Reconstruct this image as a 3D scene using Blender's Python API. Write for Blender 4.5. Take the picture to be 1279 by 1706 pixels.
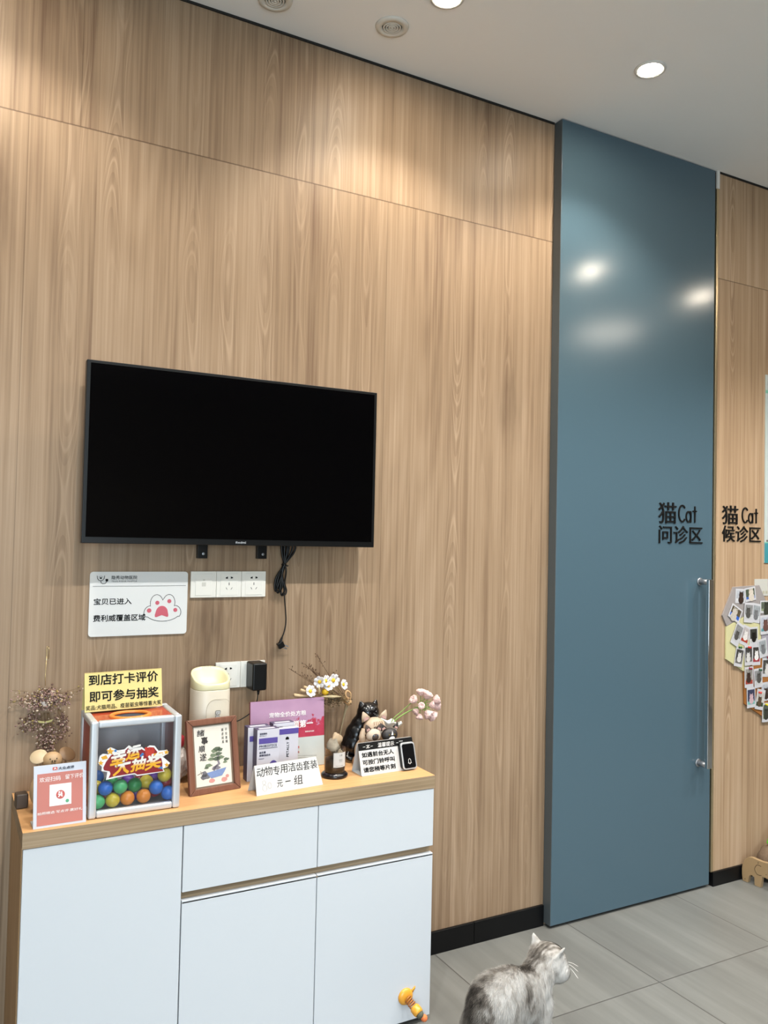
import bpy, bmesh, math, random
import numpy as np
from mathutils import Vector, Matrix, noise as mnoise

for _o in list(bpy.data.objects):
    bpy.data.objects.remove(_o, do_unlink=True)
SC = bpy.context.scene
COL = SC.collection
PI = math.pi
R = math.radians

# ------------------------------------------------------------------ camera, world, lights, exposure
F_PX, YAW, PITCH, ROLL = 1358.9, 0.4965, 0.0308, 0.0217
cy_, sy_ = math.cos(YAW), math.sin(YAW)
fwd = Vector((sy_, cy_, 0)); right = Vector((cy_, -sy_, 0)); up = Vector((0, 0, 1))
f2 = math.cos(PITCH) * fwd + math.sin(PITCH) * up
u2 = -math.sin(PITCH) * fwd + math.cos(PITCH) * up
r3 = math.cos(ROLL) * right + math.sin(ROLL) * u2
u3 = -math.sin(ROLL) * right + math.cos(ROLL) * u2
cam_d = bpy.data.cameras.new('camera')
cam = bpy.data.objects.new('camera', cam_d)
COL.objects.link(cam)
M3 = Matrix((r3, u3, -f2)).transposed()
cam.matrix_world = Matrix.Translation((0, -2.6423, 1.5635)) @ M3.to_4x4()
cam_d.sensor_fit = 'VERTICAL'
cam_d.sensor_height = 36.0
cam_d.lens = F_PX / 1706 * 36.0
cam_d.clip_start = 0.05
SC.camera = cam

SC.view_settings.view_transform = 'Standard'
SC.view_settings.look = 'None'
SC.view_settings.gamma = 1.0
SC.view_settings.use_curve_mapping = False
SC.view_settings.exposure = 1.64

ROOM_X0, ROOM_X1, ROOM_Y, CEIL = -2.6, 6.6, -6.2, 3.3167
SPOT_W, SPOT_COL = 22.0, (1.0, 0.93, 0.82)
ROOM_W, ROOM_COL = 38.0, (0.96, 0.985, 1.0)
DAY_W, DAY_COL = 58.0, (0.74, 0.89, 1.0)
PANEL_W, PANEL_COL = 3.0, (1.0, 0.9, 0.78)

world = bpy.data.worlds.new('daylight')
SC.world = world
world.use_nodes = True
wnt = world.node_tree
wbg = wnt.nodes['Background']
sky = wnt.nodes.new('ShaderNodeTexSky')
sky.sky_type = 'NISHITA'
sky.sun_elevation = R(40); sky.sun_rotation = R(20); sky.sun_disc = False
wnt.links.new(sky.outputs[0], wbg.inputs[0])
wbg.inputs[1].default_value = 0.12


def lamp(name, kind, loc, energy, color, rot=(0, 0, 0), **kw):
    d = bpy.data.lights.new(name, kind)
    d.energy = energy; d.color = color
    for k, v in kw.items():
        setattr(d, k, v)
    o = bpy.data.objects.new(name, d)
    o.location = loc; o.rotation_euler = rot
    COL.objects.link(o)
    return o

# daylight coming in through the shop window at the back of the room
lamp('window_daylight', 'AREA', (-0.85, ROOM_Y + 0.12, 1.5), DAY_W, DAY_COL, (R(90), 0, 0),
     shape='RECTANGLE', size=2.7, size_y=2.4)

# ------------------------------------------------------------------ helpers
ALB = 0.78
def lin(h, k=None):
    k = ALB if k is None else k
    h = h.lstrip('#')
    out = []
    for i in (0, 2, 4):
        c = int(h[i:i + 2], 16) / 255
        out.append(k * (c / 12.92 if c <= 0.04045 else ((c + 0.055) / 1.055) ** 2.4))
    return tuple(out) + (1.0,)

_mats = {}
def mat(name, hexc, rough=0.5, metal=0.0, spec=0.5, emit=None, estr=0.0, coat=0.0, noise=0.0, nscale=30.0, sub=0.0):
    if name in _mats:
        return _mats[name]
    m = bpy.data.materials.new(name)
    m.use_nodes = True
    nt = m.node_tree
    b = nt.nodes['Principled BSDF']
    kk = 1.0 if ('ceiling' in name or 'vent' in name or metal > 0.5) else None
    b.inputs['Base Color'].default_value = lin(hexc, kk)
    b.inputs['Roughness'].default_value = rough
    b.inputs['Metallic'].default_value = metal
    b.inputs['Specular IOR Level'].default_value = spec
    b.inputs['Coat Weight'].default_value = coat
    if sub:
        b.inputs['Subsurface Weight'].default_value = sub
        b.inputs['Subsurface Radius'].default_value = (0.01, 0.006, 0.004)
    if emit:
        b.inputs['Emission Color'].default_value = lin(emit, 1.0)
        b.inputs['Emission Strength'].default_value = estr
    if noise:
        tc = nt.nodes.new('ShaderNodeTexCoord')
        n = nt.nodes.new('ShaderNodeTexNoise'); n.inputs['Scale'].default_value = nscale; n.inputs['Detail'].default_value = 4
        nt.links.new(tc.outputs['Object'], n.inputs['Vector'])
        mx = nt.nodes.new('ShaderNodeMix'); mx.data_type = 'RGBA'
        c = lin(hexc, kk)
        mx.inputs[6].default_value = tuple(x * (1 - noise) for x in c[:3]) + (1,)
        mx.inputs[7].default_value = tuple(min(1, x * (1 + noise)) for x in c[:3]) + (1,)
        nt.links.new(n.outputs['Fac'], mx.inputs[0])
        nt.links.new(mx.outputs[2], b.inputs['Base Color'])
    _mats[name] = m
    return m

class NB:
    """tiny node builder"""
    def __init__(s, name):
        s.m = bpy.data.materials.new(name); s.m.use_nodes = True
        s.nt = s.m.node_tree; s.b = s.nt.nodes['Principled BSDF']
    def n(s, t, **kw):
        x = s.nt.nodes.new(t)
        for k, v in kw.items():
            setattr(x, k, v)
        return x
    def l(s, a, b):
        s.nt.links.new(a, b)
    def val(s, inp, v):
        if hasattr(v, 'is_output'):
            s.l(v, inp)
        else:
            inp.default_value = v
    def math(s, op, a, b=0.0, c=0.0, clamp=False):
        x = s.n('ShaderNodeMath', operation=op, use_clamp=clamp)
        s.val(x.inputs[0], a); s.val(x.inputs[1], b)
        if op in ('MULTIPLY_ADD', 'SMOOTH_MIN', 'COMPARE', 'WRAP'):
            s.val(x.inputs[2], c)
        return x.outputs[0]
    def xyz(s):
        tc = s.n('ShaderNodeTexCoord'); sp = s.n('ShaderNodeSeparateXYZ')
        s.l(tc.outputs['Object'], sp.inputs[0])
        return sp.outputs[0], sp.outputs[1], sp.outputs[2]
    def comb(s, a, b, c):
        x = s.n('ShaderNodeCombineXYZ')
        for i, v in enumerate((a, b, c)):
            s.val(x.inputs[i], v)
        return x.outputs[0]
    def noise(s, vec, scale=1.0, detail=3.0, w=None, dist=0.0, rough=0.5):
        x = s.n('ShaderNodeTexNoise')
        if w is not None:
            x.noise_dimensions = '4D'; s.val(x.inputs['W'], w)
        s.l(vec, x.inputs['Vector'])
        x.inputs['Scale'].default_value = scale; x.inputs['Detail'].default_value = detail
        x.inputs['Distortion'].default_value = dist; x.inputs['Roughness'].default_value = rough
        return x.outputs['Fac']
    def mix(s, fac, a, b):
        x = s.n('ShaderNodeMix', data_type='RGBA')
        s.val(x.inputs[0], fac); s.val(x.inputs[6], a); s.val(x.inputs[7], b)
        return x.outputs[2]
    def step(s, v, e0, e1):
        x = s.n('ShaderNodeMapRange', interpolation_type='SMOOTHSTEP')
        s.val(x.inputs[0], v); x.inputs[1].default_value = e0; x.inputs[2].default_value = e1
        return x.outputs[0]

def wood(name, light, mid, dark, axis='Z', across='X', plank=0.195, seams=None, rough=0.42, contrast=1.0, gs=1.0, knots=True):
    B = NB(name)
    c = dict(zip('XYZ', B.xyz()))
    u, v = c[across], c[axis]
    third = [k for k in 'XYZ' if k not in (axis, across)][0]
    pl = B.math('FLOOR', B.math('DIVIDE', u, plank))
    seed = pl
    if seams:
        rowz = seams['z']
        row = B.math('GREATER_THAN', v, rowz)
        seed = B.math('ADD', pl, B.math('MULTIPLY', row, 37.3))
    seedw = B.math('MULTIPLY', seed, 3.71)
    vec = lambda a, b: B.comb(B.math('MULTIPLY', u, a * gs), B.math('MULTIPLY', v, b * gs), B.math('MULTIPLY', c[third], 9.0))
    tone = B.noise(vec(2.6, 0.35), 1.0, 2.0, w=B.math('MULTIPLY', seed, 0.35))
    warp = B.noise(vec(4.2, 0.30), 1.0, 1.0, w=seedw, dist=0.1)
    rings = B.math('MULTIPLY_ADD', B.math('SINE', B.math('MULTIPLY', warp, 120.0)), 0.5, 0.5)
    streak = B.noise(vec(42, 0.7), 1.0, 4.0, w=seedw, rough=0.6)
    pore = B.noise(vec(260, 6.0), 1.0, 2.0, w=seedw)
    blot = B.noise(vec(7, 1.6), 1.0, 3.0, w=seedw)
    f = B.math('MULTIPLY', B.math('SUBTRACT', tone, 0.5), 0.9 * contrast)
    f = B.math('ADD', f, B.math('MULTIPLY', B.math('SUBTRACT', streak, 0.5), 0.95 * contrast))
    f = B.math('ADD', f, B.math('MULTIPLY', B.math('SUBTRACT', rings, 0.5), 0.09 * contrast))
    f = B.math('ADD', f, B.math('MULTIPLY', B.math('SUBTRACT', blot, 0.5), 0.35 * contrast))
    f = B.math('ADD', f, B.math('MULTIPLY', B.math('SUBTRACT', pore, 0.5), 0.28 * contrast))
    hair = B.noise(vec(120, 0.8), 1.0, 3.0, w=seedw)
    f = B.math('ADD', f, B.math('MULTIPLY', B.math('SUBTRACT', hair, 0.5), 0.75 * contrast))
    f = B.math('ADD', f, 0.5, clamp=True)
    ramp = B.n('ShaderNodeValToRGB')
    e = ramp.color_ramp.elements
    e[0].position = 0.12; e[0].color = lin(dark)
    e[1].position = 0.88; e[1].color = lin(light)
    x = e.new(0.5); x.color = lin(mid)
    B.l(f, ramp.inputs[0])
    col = ramp.outputs[0]
    if knots:
        # cathedral figure: nested arches running up narrow columns of the veneer
        pw = 0.128
        uu = B.math('ADD', B.math('DIVIDE', u, pw), B.math('MULTIPLY', B.math('SUBTRACT', B.noise(B.comb(B.math('MULTIPLY', u, 1.5), B.math('MULTIPLY', v, 0.9), 3.0), 1.0, 2.0), 0.5), 0.9))
        colid = B.math('FLOOR', uu)
        du = B.math('SUBTRACT', B.math('FRACT', uu), 0.5)
        wn = B.n('ShaderNodeTexWhiteNoise', noise_dimensions='1D'); B.val(wn.inputs['W'], B.math('ADD', colid, B.math('MULTIPLY', seed, 0.0)))
        rv = wn.outputs['Value']
        nz = B.noise(B.comb(B.math('MULTIPLY', colid, 7.7), B.math('MULTIPLY', v, 0.75), 0.0), 1.0, 2.0, w=B.math('MULTIPLY', rv, 30.0))
        ph = B.math('ADD', B.math('MULTIPLY', nz, 26.0), B.math('MULTIPLY', B.math('MULTIPLY', du, du), 30.0))
        fr = B.math('FRACT', ph)
        line = B.step(B.math('ABSOLUTE', B.math('SUBTRACT', fr, 0.5)), 0.16, 0.02)
        shade = B.math('SUBTRACT', fr, 0.5)
        msk = B.math('MULTIPLY', B.step(B.math('ABSOLUTE', du), 0.36, 0.12), B.step(rv, 0.35, 0.6))
        msk = B.math('MULTIPLY', msk, B.step(B.noise(B.comb(colid, B.math('MULTIPLY', v, 0.8), 9.0), 1.0, 1.0), 0.38, 0.58))
        col = B.mix(B.math('MULTIPLY', B.math('MULTIPLY', line, msk), 0.50), col, tuple(min(1, q * 1.12) for q in lin(light)[:3]) + (1,))
        col = B.mix(B.math('MULTIPLY', B.math('MULTIPLY', B.math('MAXIMUM', shade, 0.0), msk), 0.75), col, lin(dark))
        vo = B.n('ShaderNodeTexVoronoi', feature='F1')
        jit = B.noise(vec(22, 3.0), 1.0, 2.0)
        B.l(B.comb(B.math('MULTIPLY_ADD', jit, 0.22, B.math('MULTIPLY', u, 2.3)), B.math('MULTIPLY_ADD', jit, 0.2, B.math('MULTIPLY', v, 0.85)), 0.0), vo.inputs['Vector'])
        vo.inputs['Scale'].default_value = 1.0
        k = B.math('MULTIPLY', B.step(vo.outputs['Distance'], 0.24, 0.03), 0.95)
        kn = B.math('MULTIPLY', k, B.noise(vec(60, 9), 1.0, 3.0), clamp=True)
        col = B.mix(kn, col, lin(dark)[:3] and tuple(q * 0.5 for q in lin(dark)[:3]) + (1,))
    if seams:
        d = B.math('ABSOLUTE', B.math('SUBTRACT', v, seams['z']))
        line = B.step(d, 0.0030, 0.0012)
        for xs, side in seams['x']:
            dx = B.step(B.math('ABSOLUTE', B.math('SUBTRACT', u, xs)), 0.0022, 0.0008)
            inrow = row if side > 0 else B.math('SUBTRACT', 1.0, row)
            line = B.math('MAXIMUM', line, B.math('MULTIPLY', B.math('MULTIPLY', dx, inrow), 0.6))
        col = B.mix(B.math('MULTIPLY', line, 0.65), col, lin('#4a3524'))
    B.l(col, B.b.inputs['Base Color'])
    B.b.inputs['Roughness'].default_value = rough
    B.b.inputs['Specular IOR Level'].default_value = 0.22
    bp = B.n('ShaderNodeBump'); bp.inputs['Strength'].default_value = 0.06; bp.inputs['Distance'].default_value = 0.002
    B.l(streak, bp.inputs['Height']); B.l(bp.outputs[0], B.b.inputs['Normal'])
    return B.m

def strip(pts, w, closed=False):
    return _strip(pts, w, closed)

class MB:
    def __init__(s):
        s.v = []; s.f = []; s.mi = []; s.cur = 0
    def add(s, vs, fs, M=None):
        o = len(s.v)
        if M is not None:
            vs = [tuple(M @ Vector(p)) for p in vs]
        s.v += [tuple(p) for p in vs]
        s.f += [tuple(i + o for i in f) for f in fs]
        s.mi += [s.cur] * len(fs)
        return s
    def box(s, x0, x1, y0, y1, z0, z1, M=None):
        vs = [(x, y, z) for x in (x0, x1) for y in (y0, y1) for z in (z0, z1)]
        fs = [(0, 1, 3, 2), (4, 6, 7, 5), (0, 4, 5, 1), (2, 3, 7, 6), (0, 2, 6, 4), (1, 5, 7, 3)]
        return s.add(vs, fs, M)
    def lathe(s, prof, c=(0, 0, 0), n=24, M=None, sx=1.0, sy=1.0):
        vs = []; fs = []
        for r, z in prof:
            for k in range(n):
                a = 2 * PI * k / n
                vs.append((c[0] + sx * r * math.cos(a), c[1] + sy * r * math.sin(a), c[2] + z))
        m = len(prof)
        for i in range(m - 1):
            for k in range(n):
                k2 = (k + 1) % n
                fs.append((i * n + k, i * n + k2, (i + 1) * n + k2, (i + 1) * n + k))
        if prof[0][0] > 1e-6:
            fs.append(tuple(reversed(range(n))))
        if prof[-1][0] > 1e-6:
            fs.append(tuple(range((m - 1) * n, m * n)))
        return s.add(vs, fs, M)
    def ball(s, c, r, n=16, m=10, M=None):
        if not hasattr(r, '__len__'):
            r = (r, r, r)
        vs = [(c[0], c[1], c[2] - r[2])]; fs = []
        for i in range(1, m):
            t = PI * i / m - PI / 2
            for k in range(n):
                a = 2 * PI * k / n
                vs.append((c[0] + r[0] * math.cos(t) * math.cos(a), c[1] + r[1] * math.cos(t) * math.sin(a), c[2] + r[2] * math.sin(t)))
        vs.append((c[0], c[1], c[2] + r[2])); top = len(vs) - 1
        for k in range(n):
            k2 = (k + 1) % n
            fs.append((0, 1 + k2, 1 + k))
            fs.append((top, 1 + (m - 2) * n + k, 1 + (m - 2) * n + k2))
            for i in range(m - 2):
                fs.append((1 + i * n + k, 1 + i * n + k2, 1 + (i + 1) * n + k2, 1 + (i + 1) * n + k))
        return s.add(vs, fs, M)
    def tube(s, pts, r, n=8, M=None, cap=True):
        pts = [Vector(p) for p in pts]
        rs = r if hasattr(r, '__len__') else [r] * len(pts)
        vs = []; fs = []
        ref = None
        for i, p in enumerate(pts):
            t = (pts[min(i + 1, len(pts) - 1)] - pts[max(i - 1, 0)]).normalized()
            if ref is None:
                ref = Vector((0, 0, 1)) if abs(t.z) < 0.9 else Vector((1, 0, 0))
            a = t.cross(ref)
            if a.length < 1e-5:
                a = t.orthogonal()
            a.normalize(); b = a.cross(t).normalized(); ref = b
            for k in range(n):
                q = 2 * PI * k / n
                vs.append(tuple(p + rs[i] * (math.cos(q) * a + math.sin(q) * b)))
        for i in range(len(pts) - 1):
            for k in range(n):
                k2 = (k + 1) % n
                fs.append((i * n + k, i * n + k2, (i + 1) * n + k2, (i + 1) * n + k))
        if cap:
            fs.append(tuple(reversed(range(n)))); fs.append(tuple(range((len(pts) - 1) * n, len(pts) * n)))
        return s.add(vs, fs, M)
    def prism(s, poly, d, M=None):
        """poly in local XZ, extruded from y=0 to y=d"""
        n = len(poly)
        vs = [(x, 0, z) for x, z in poly] + [(x, d, z) for x, z in poly]
        fs = [tuple(range(n)), tuple(reversed(range(n, 2 * n)))]
        for i in range(n):
            j = (i + 1) % n
            fs.append((i, i + n, j + n, j))
        return s.add(vs, fs, M)
    def build(s, name, mats, parent=None, smooth=False, bevel=0.0, seg=2, label=None):
        me = bpy.data.meshes.new(name)
        me.from_pydata(s.v, [], s.f)
        mats = mats if isinstance(mats, (list, tuple)) else [mats]
        for m in mats:
            me.materials.append(m)
        if len(mats) > 1:
            me.polygons.foreach_set('material_index', s.mi)
        bm = bmesh.new(); bm.from_mesh(me)
        bmesh.ops.recalc_face_normals(bm, faces=bm.faces)
        bm.to_mesh(me); bm.free()
        if smooth:
            me.polygons.foreach_set('use_smooth', [True] * len(me.polygons))
        me.update()
        o = bpy.data.objects.new(name, me)
        COL.objects.link(o)
        if parent:
            o.parent = parent
        if bevel:
            md = o.modifiers.new('bevel', 'BEVEL'); md.width = bevel; md.segments = seg; md.limit_method = 'ANGLE'; md.angle_limit = R(40)
            if not smooth:
                me.polygons.foreach_set('use_smooth', [True] * len(me.polygons))
            wn = o.modifiers.new('wn', 'WEIGHTED_NORMAL'); wn.keep_sharp = False
        if label:
            o['label'] = label
        return o
    def text(s, body, origin, ux, uz, w=None, h=None, ext=0.0004, bold=0.0, M=None, shear=0.0):
        """text glyphs laid in the plane (ux, uz) with their box's lower-left corner at origin"""
        vs, fs, W, H = glyphs(body, bold, shear)
        ux = Vector(ux).normalized(); uz = Vector(uz).normalized(); nn = ux.cross(uz)
        kx = w / W if w else h / H
        kz = h / H if h else kx
        if not w:
            kx = kz
        o = Vector(origin)
        out = [tuple(o + ux * (x * kx) + uz * (y * kz) + nn * (z * ext)) for x, y, z in vs]
        return s.add(out, fs, M)

_gl = {}
def glyphs(body, bold=0.0, shear=0.0):
    key = (body, bold, shear)
    if key in _gl:
        return _gl[key]
    c = bpy.data.curves.new('t', 'FONT'); c.body = body; c.resolution_u = 2
    c.extrude = 0.5; c.shear = shear
    o = bpy.data.objects.new('t', c); COL.objects.link(o)
    dg = bpy.context.evaluated_depsgraph_get(); dg.update()
    me = bpy.data.meshes.new_from_object(o.evaluated_get(dg))
    vs = np.array([v.co for v in me.vertices], float)
    fs = [tuple(p.vertices) for p in me.polygons]
    bpy.data.objects.remove(o); bpy.data.curves.remove(c); bpy.data.meshes.remove(me)
    if bold > 0.001:
        bv, bf = [], []
        for q_ in range(8):
            o_ = len(bv) * len(vs)
            bv.append(vs + np.array([bold * math.cos(q_ * PI / 4), bold * math.sin(q_ * PI / 4), 0.14 * q_]))
            bf += [tuple(i + o_ for i in f) for f in fs]
        vs = np.concatenate(bv); fs = bf
    mn = vs.min(0); mx = vs.max(0)
    vs = vs - np.array([mn[0], mn[1], 0]); vs[:, 2] += 0.5
    _gl[key] = ([tuple(p) for p in vs], fs, mx[0] - mn[0], mx[1] - mn[1])
    return _gl[key]

def thing(name, label, cat, loc=(0, 0, 0), rz=0.0, group=None, rx=0.0):
    o = bpy.data.objects.new(name, None)
    o.empty_display_size = 0.05
    COL.objects.link(o)
    o.location = loc; o.rotation_euler = (rx, 0, rz)
    return tag(o, label, cat, group)

def tag(o, label, cat, group=None):
    o['label'] = label; o['category'] = cat
    if group:
        o['group'] = group
    return o

def struct(mb, name, m, **kw):
    o = mb.build(name, m, **kw); o['kind'] = 'structure'
    return o

def rrect(w, h, r, n=5, cx=0.0, cz=0.0):
    pts = []
    for sx, sz, a0 in ((1, 1, 0), (-1, 1, 90), (-1, -1, 180), (1, -1, 270)):
        for i in range(n + 1):
            a = R(a0 + 90 * i / n)
            pts.append((cx + sx * (w / 2 - r) + r * math.cos(a), cz + sz * (h / 2 - r) + r * math.sin(a)))
    return pts

def circ(r, n=24, cx=0.0, cz=0.0, rz=None):
    rz = rz or r
    return [(cx + r * math.cos(2 * PI * i / n), cz + rz * math.sin(2 * PI * i / n)) for i in range(n)]

def _strip(pts, w, closed=False):
    """mitred ribbon quads (x,z) of width w along a polyline"""
    P = [Vector(p[:2]) for p in pts]
    if (P[0] - P[-1]).length < 1e-6:
        P = P[:-1]; closed = True
    m = len(P); L = []
    for i in range(m):
        a = P[i - 1] if (i > 0 or closed) else None
        b = P[(i + 1) % m] if (i < m - 1 or closed) else None
        t1 = (P[i] - a).normalized() if a is not None else None
        t2 = (b - P[i]).normalized() if b is not None else None
        if t1 is None: t1 = t2
        if t2 is None: t2 = t1
        n1 = Vector((-t1.y, t1.x)); n2 = Vector((-t2.y, t2.x)); n = n1 + n2
        if n.length < 1e-6: n = n1
        n.normalize(); k = min(1.6, 1 / max(0.5, n.dot(n1)))
        L.append((tuple(P[i] - n * w / 2 * k), tuple(P[i] + n * w / 2 * k)))
    out = []
    for i in range(m if closed else m - 1):
        a, b = L[i], L[(i + 1) % m]
        out.append([a[0], b[0], b[1], a[1]])
    return out

UX, UZ = (1, 0, 0), (0, 0, 1)

# ------------------------------------------------------------------ materials
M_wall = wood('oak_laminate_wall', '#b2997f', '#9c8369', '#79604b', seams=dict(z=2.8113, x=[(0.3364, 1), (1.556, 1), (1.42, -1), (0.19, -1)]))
M_wallr = wood('oak_laminate_wall_lightened', '#caae92', '#b69878', '#8e7157', plank=0.21, seams=dict(z=2.8113, x=[]))  # same oak as M_wall, lightened to stand in for more room light
M_top = wood('oak_worktop_lit', '#e4b683', '#d8a570', '#bd8a58', axis='X', across='Y', plank=3.0, rough=0.4, contrast=0.5, knots=False)  # warm light on the top face is put into this oranger oak
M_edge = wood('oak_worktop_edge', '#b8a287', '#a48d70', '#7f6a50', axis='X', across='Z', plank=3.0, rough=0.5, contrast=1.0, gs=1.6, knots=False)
M_side = wood('oak_carcass', '#c9a77f', '#b59067', '#8f6c49', axis='Z', across='Y', plank=3.0, rough=0.45, contrast=0.7, knots=False)
M_ceil = mat('ceiling_paint', '#efeeeb', 0.9, noise=0.015, nscale=3)
M_plain = mat('painted_wall', '#a89a88', 0.8, noise=0.02, nscale=2)
M_black = mat('black_skirting', '#0a0b0d', 0.4, spec=0.25, noise=0.1, nscale=20)
M_blue = mat('blue_lacquer', '#4f6672', 0.165, spec=0.5, noise=0.02, nscale=1.2)
M_blue_edge = mat('blue_lacquer_edge', '#50585c', 0.4, noise=0.03)
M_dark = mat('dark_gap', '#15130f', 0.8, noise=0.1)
M_brass = mat('champagne_trim', '#c8b592', 0.3, metal=0.9, noise=0.04)
M_chrome = mat('polished_chrome', '#cfd2d4', 0.06, metal=1.0, noise=0.01)
M_white = mat('white_plastic', '#eceae4', 0.35, noise=0.01)
M_ivory = mat('socket_plastic', '#eeebe2', 0.3, noise=0.01)
M_white_door = mat('white_lacquer', '#d8dce0', 0.28, noise=0.008, nscale=2)
M_ink = mat('black_ink', '#0c0b0a', 0.6, spec=0.2, noise=0.05)
M_gink = mat('grey_ink', '#6e6c68', 0.6, noise=0.05)
M_wink = mat('white_ink', '#f6f2ee', 0.5, noise=0.01)
M_blackp = mat('black_plastic', '#0a0b0c', 0.35, spec=0.3, noise=0.1)
M_metal = mat('brushed_aluminium', '#c9ccd0', 0.38, metal=0.55, noise=0.03)
M_steel = mat('grey_steel', '#9a9ca0', 0.35, metal=0.8, noise=0.03)
M_paper = mat('white_card', '#d0cdc9', 0.6, noise=0.012, nscale=6)
M_yellow = mat('yellow_card', '#e0cd84', 0.6, noise=0.015, nscale=8)
M_screen = mat('tv_screen_glass', '#030304', 0.1, spec=0.14, noise=0.05)

# floor tiles: 0.62 m wide, grout lines run in x and y, streaks along y
def floor_mat():
    B = NB('grey_stone_tile')
    x, y, z = B.xyz()
    T = 0.6187
    fx = B.math('FRACT', B.math('DIVIDE', B.math('SUBTRACT', x, 1.684 - 10 * T), T))
    fy = B.math('FRACT', B.math('DIVIDE', B.math('ADD', y, 0.528 + 20 * T), T))
    ix = B.math('FLOOR', B.math('DIVIDE', B.math('SUBTRACT', x, 1.684 - 10 * T), T))
    iy = B.math('FLOOR', B.math('DIVIDE', B.math('ADD', y, 0.528 + 20 * T), T))
    seed = B.math('ADD', B.math('MULTIPLY', ix, 4.13), B.math('MULTIPLY', iy, 9.7))
    sk = B.noise(B.comb(B.math('MULTIPLY', x, 9.0), B.math('MULTIPLY', y, 0.55), 0.0), 1.0, 4.0, w=seed, rough=0.62)
    fine = B.noise(B.comb(B.math('MULTIPLY', x, 60.0), B.math('MULTIPLY', y, 4.0), 0.0), 1.0, 3.0, w=seed)
    cl = B.noise(B.comb(x, y, 0.0), 3.0, 3.0, w=seed)
    f = B.math('ADD', B.math('MULTIPLY', sk, 0.75), B.math('ADD', B.math('MULTIPLY', fine, 0.13), B.math('MULTIPLY', cl, 0.12)))
    ramp = B.n('ShaderNodeValToRGB'); e = ramp.color_ramp.elements
    e[0].position = 0.28; e[0].color = lin('#686763'); e[1].position = 0.75; e[1].color = lin('#8c8c87')
    m_ = e.new(0.5); m_.color = lin('#797974')
    B.l(f, ramp.inputs[0])
    g = 0.0026 / T
    ex = B.math('MINIMUM', fx, B.math('SUBTRACT', 1.0, fx)); ey = B.math('MINIMUM', fy, B.math('SUBTRACT', 1.0, fy))
    line = B.step(B.math('MINIMUM', ex, ey), g, g * 0.5)
    B.l(B.mix(line, ramp.outputs[0], lin('#4d4a47')), B.b.inputs['Base Color'])
    B.b.inputs['Roughness'].default_value = 0.42
    B.b.inputs['Specular IOR Level'].default_value = 0.4
    return B.m
M_floor = floor_mat()

# ------------------------------------------------------------------ setting
struct(MB().box(ROOM_X0, ROOM_X1, ROOM_Y, 0.25, -0.08, 0), 'floor', M_floor)
struct(MB().box(ROOM_X0, ROOM_X1, ROOM_Y, 0.25, CEIL, CEIL + 0.08), 'ceiling', M_ceil)
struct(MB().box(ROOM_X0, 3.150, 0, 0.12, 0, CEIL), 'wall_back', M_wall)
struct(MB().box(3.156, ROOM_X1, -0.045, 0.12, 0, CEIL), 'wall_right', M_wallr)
struct(MB().box(ROOM_X0 - 0.1, ROOM_X0, ROOM_Y, 0.12, 0, CEIL), 'wall_left', M_plain)
struct(MB().box(ROOM_X1, ROOM_X1 + 0.1, ROOM_Y, 0.12, 0, CEIL), 'wall_side', M_plain)
# rear wall with a wide shop window
wf = MB()
wf.box(ROOM_X0, -2.2, ROOM_Y - 0.1, ROOM_Y, 0, CEIL).box(0.6, ROOM_X1, ROOM_Y - 0.1, ROOM_Y, 0, CEIL)
wf.box(-2.2, 0.6, ROOM_Y - 0.1, ROOM_Y, 2.9, CEIL).box(-2.2, 0.6, ROOM_Y - 0.1, ROOM_Y, 0, 0.2)
struct(wf, 'wall_rear', M_plain)
w1 = MB()
for a in (-2.2, -1.3, -0.4, 0.55):
    w1.box(a, a + 0.05, ROOM_Y - 0.08, ROOM_Y - 0.03, 0.2, 2.9)
w1.box(-2.2, 0.6, ROOM_Y - 0.08, ROOM_Y - 0.03, 0.2, 0.26).box(-2.2, 0.6, ROOM_Y - 0.08, ROOM_Y - 0.03, 2.84, 2.9)
struct(w1, 'window_1', M_blackp)

struct(MB().box(ROOM_X0, 1.86, -0.012, 0, 0, 0.083).box(1.862, 2.203, -0.012, 0, 0, 0.083), 'baseboard_back', M_black, bevel=0.001)
struct(MB().box(3.156, ROOM_X1, -0.057, -0.045, 0, 0.064).box(3.150, 3.156, -0.057, 0.0, 0, 0.064), 'baseboard_right', M_black, bevel=0.001)
struct(MB().box(3.143, 3.156, -0.050, 0.0, 0.064, CEIL - 0.085), 'trim_1', M_brass, bevel=0.001)
struct(MB().box(3.141, 3.158, -0.053, -0.0455, CEIL - 0.085, CEIL), 'trim_2', M_white)
# thin dark strips under the ceiling line, shade of the shadow gap put into colour
struct(MB().box(ROOM_X0, 2.203, -0.005, 0, CEIL - 0.008, CEIL), 'shadow_strip_1', M_dark)
struct(MB().box(3.158, ROOM_X1, -0.050, -0.045, CEIL - 0.008, CEIL), 'shadow_strip_2', M_dark)

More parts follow.
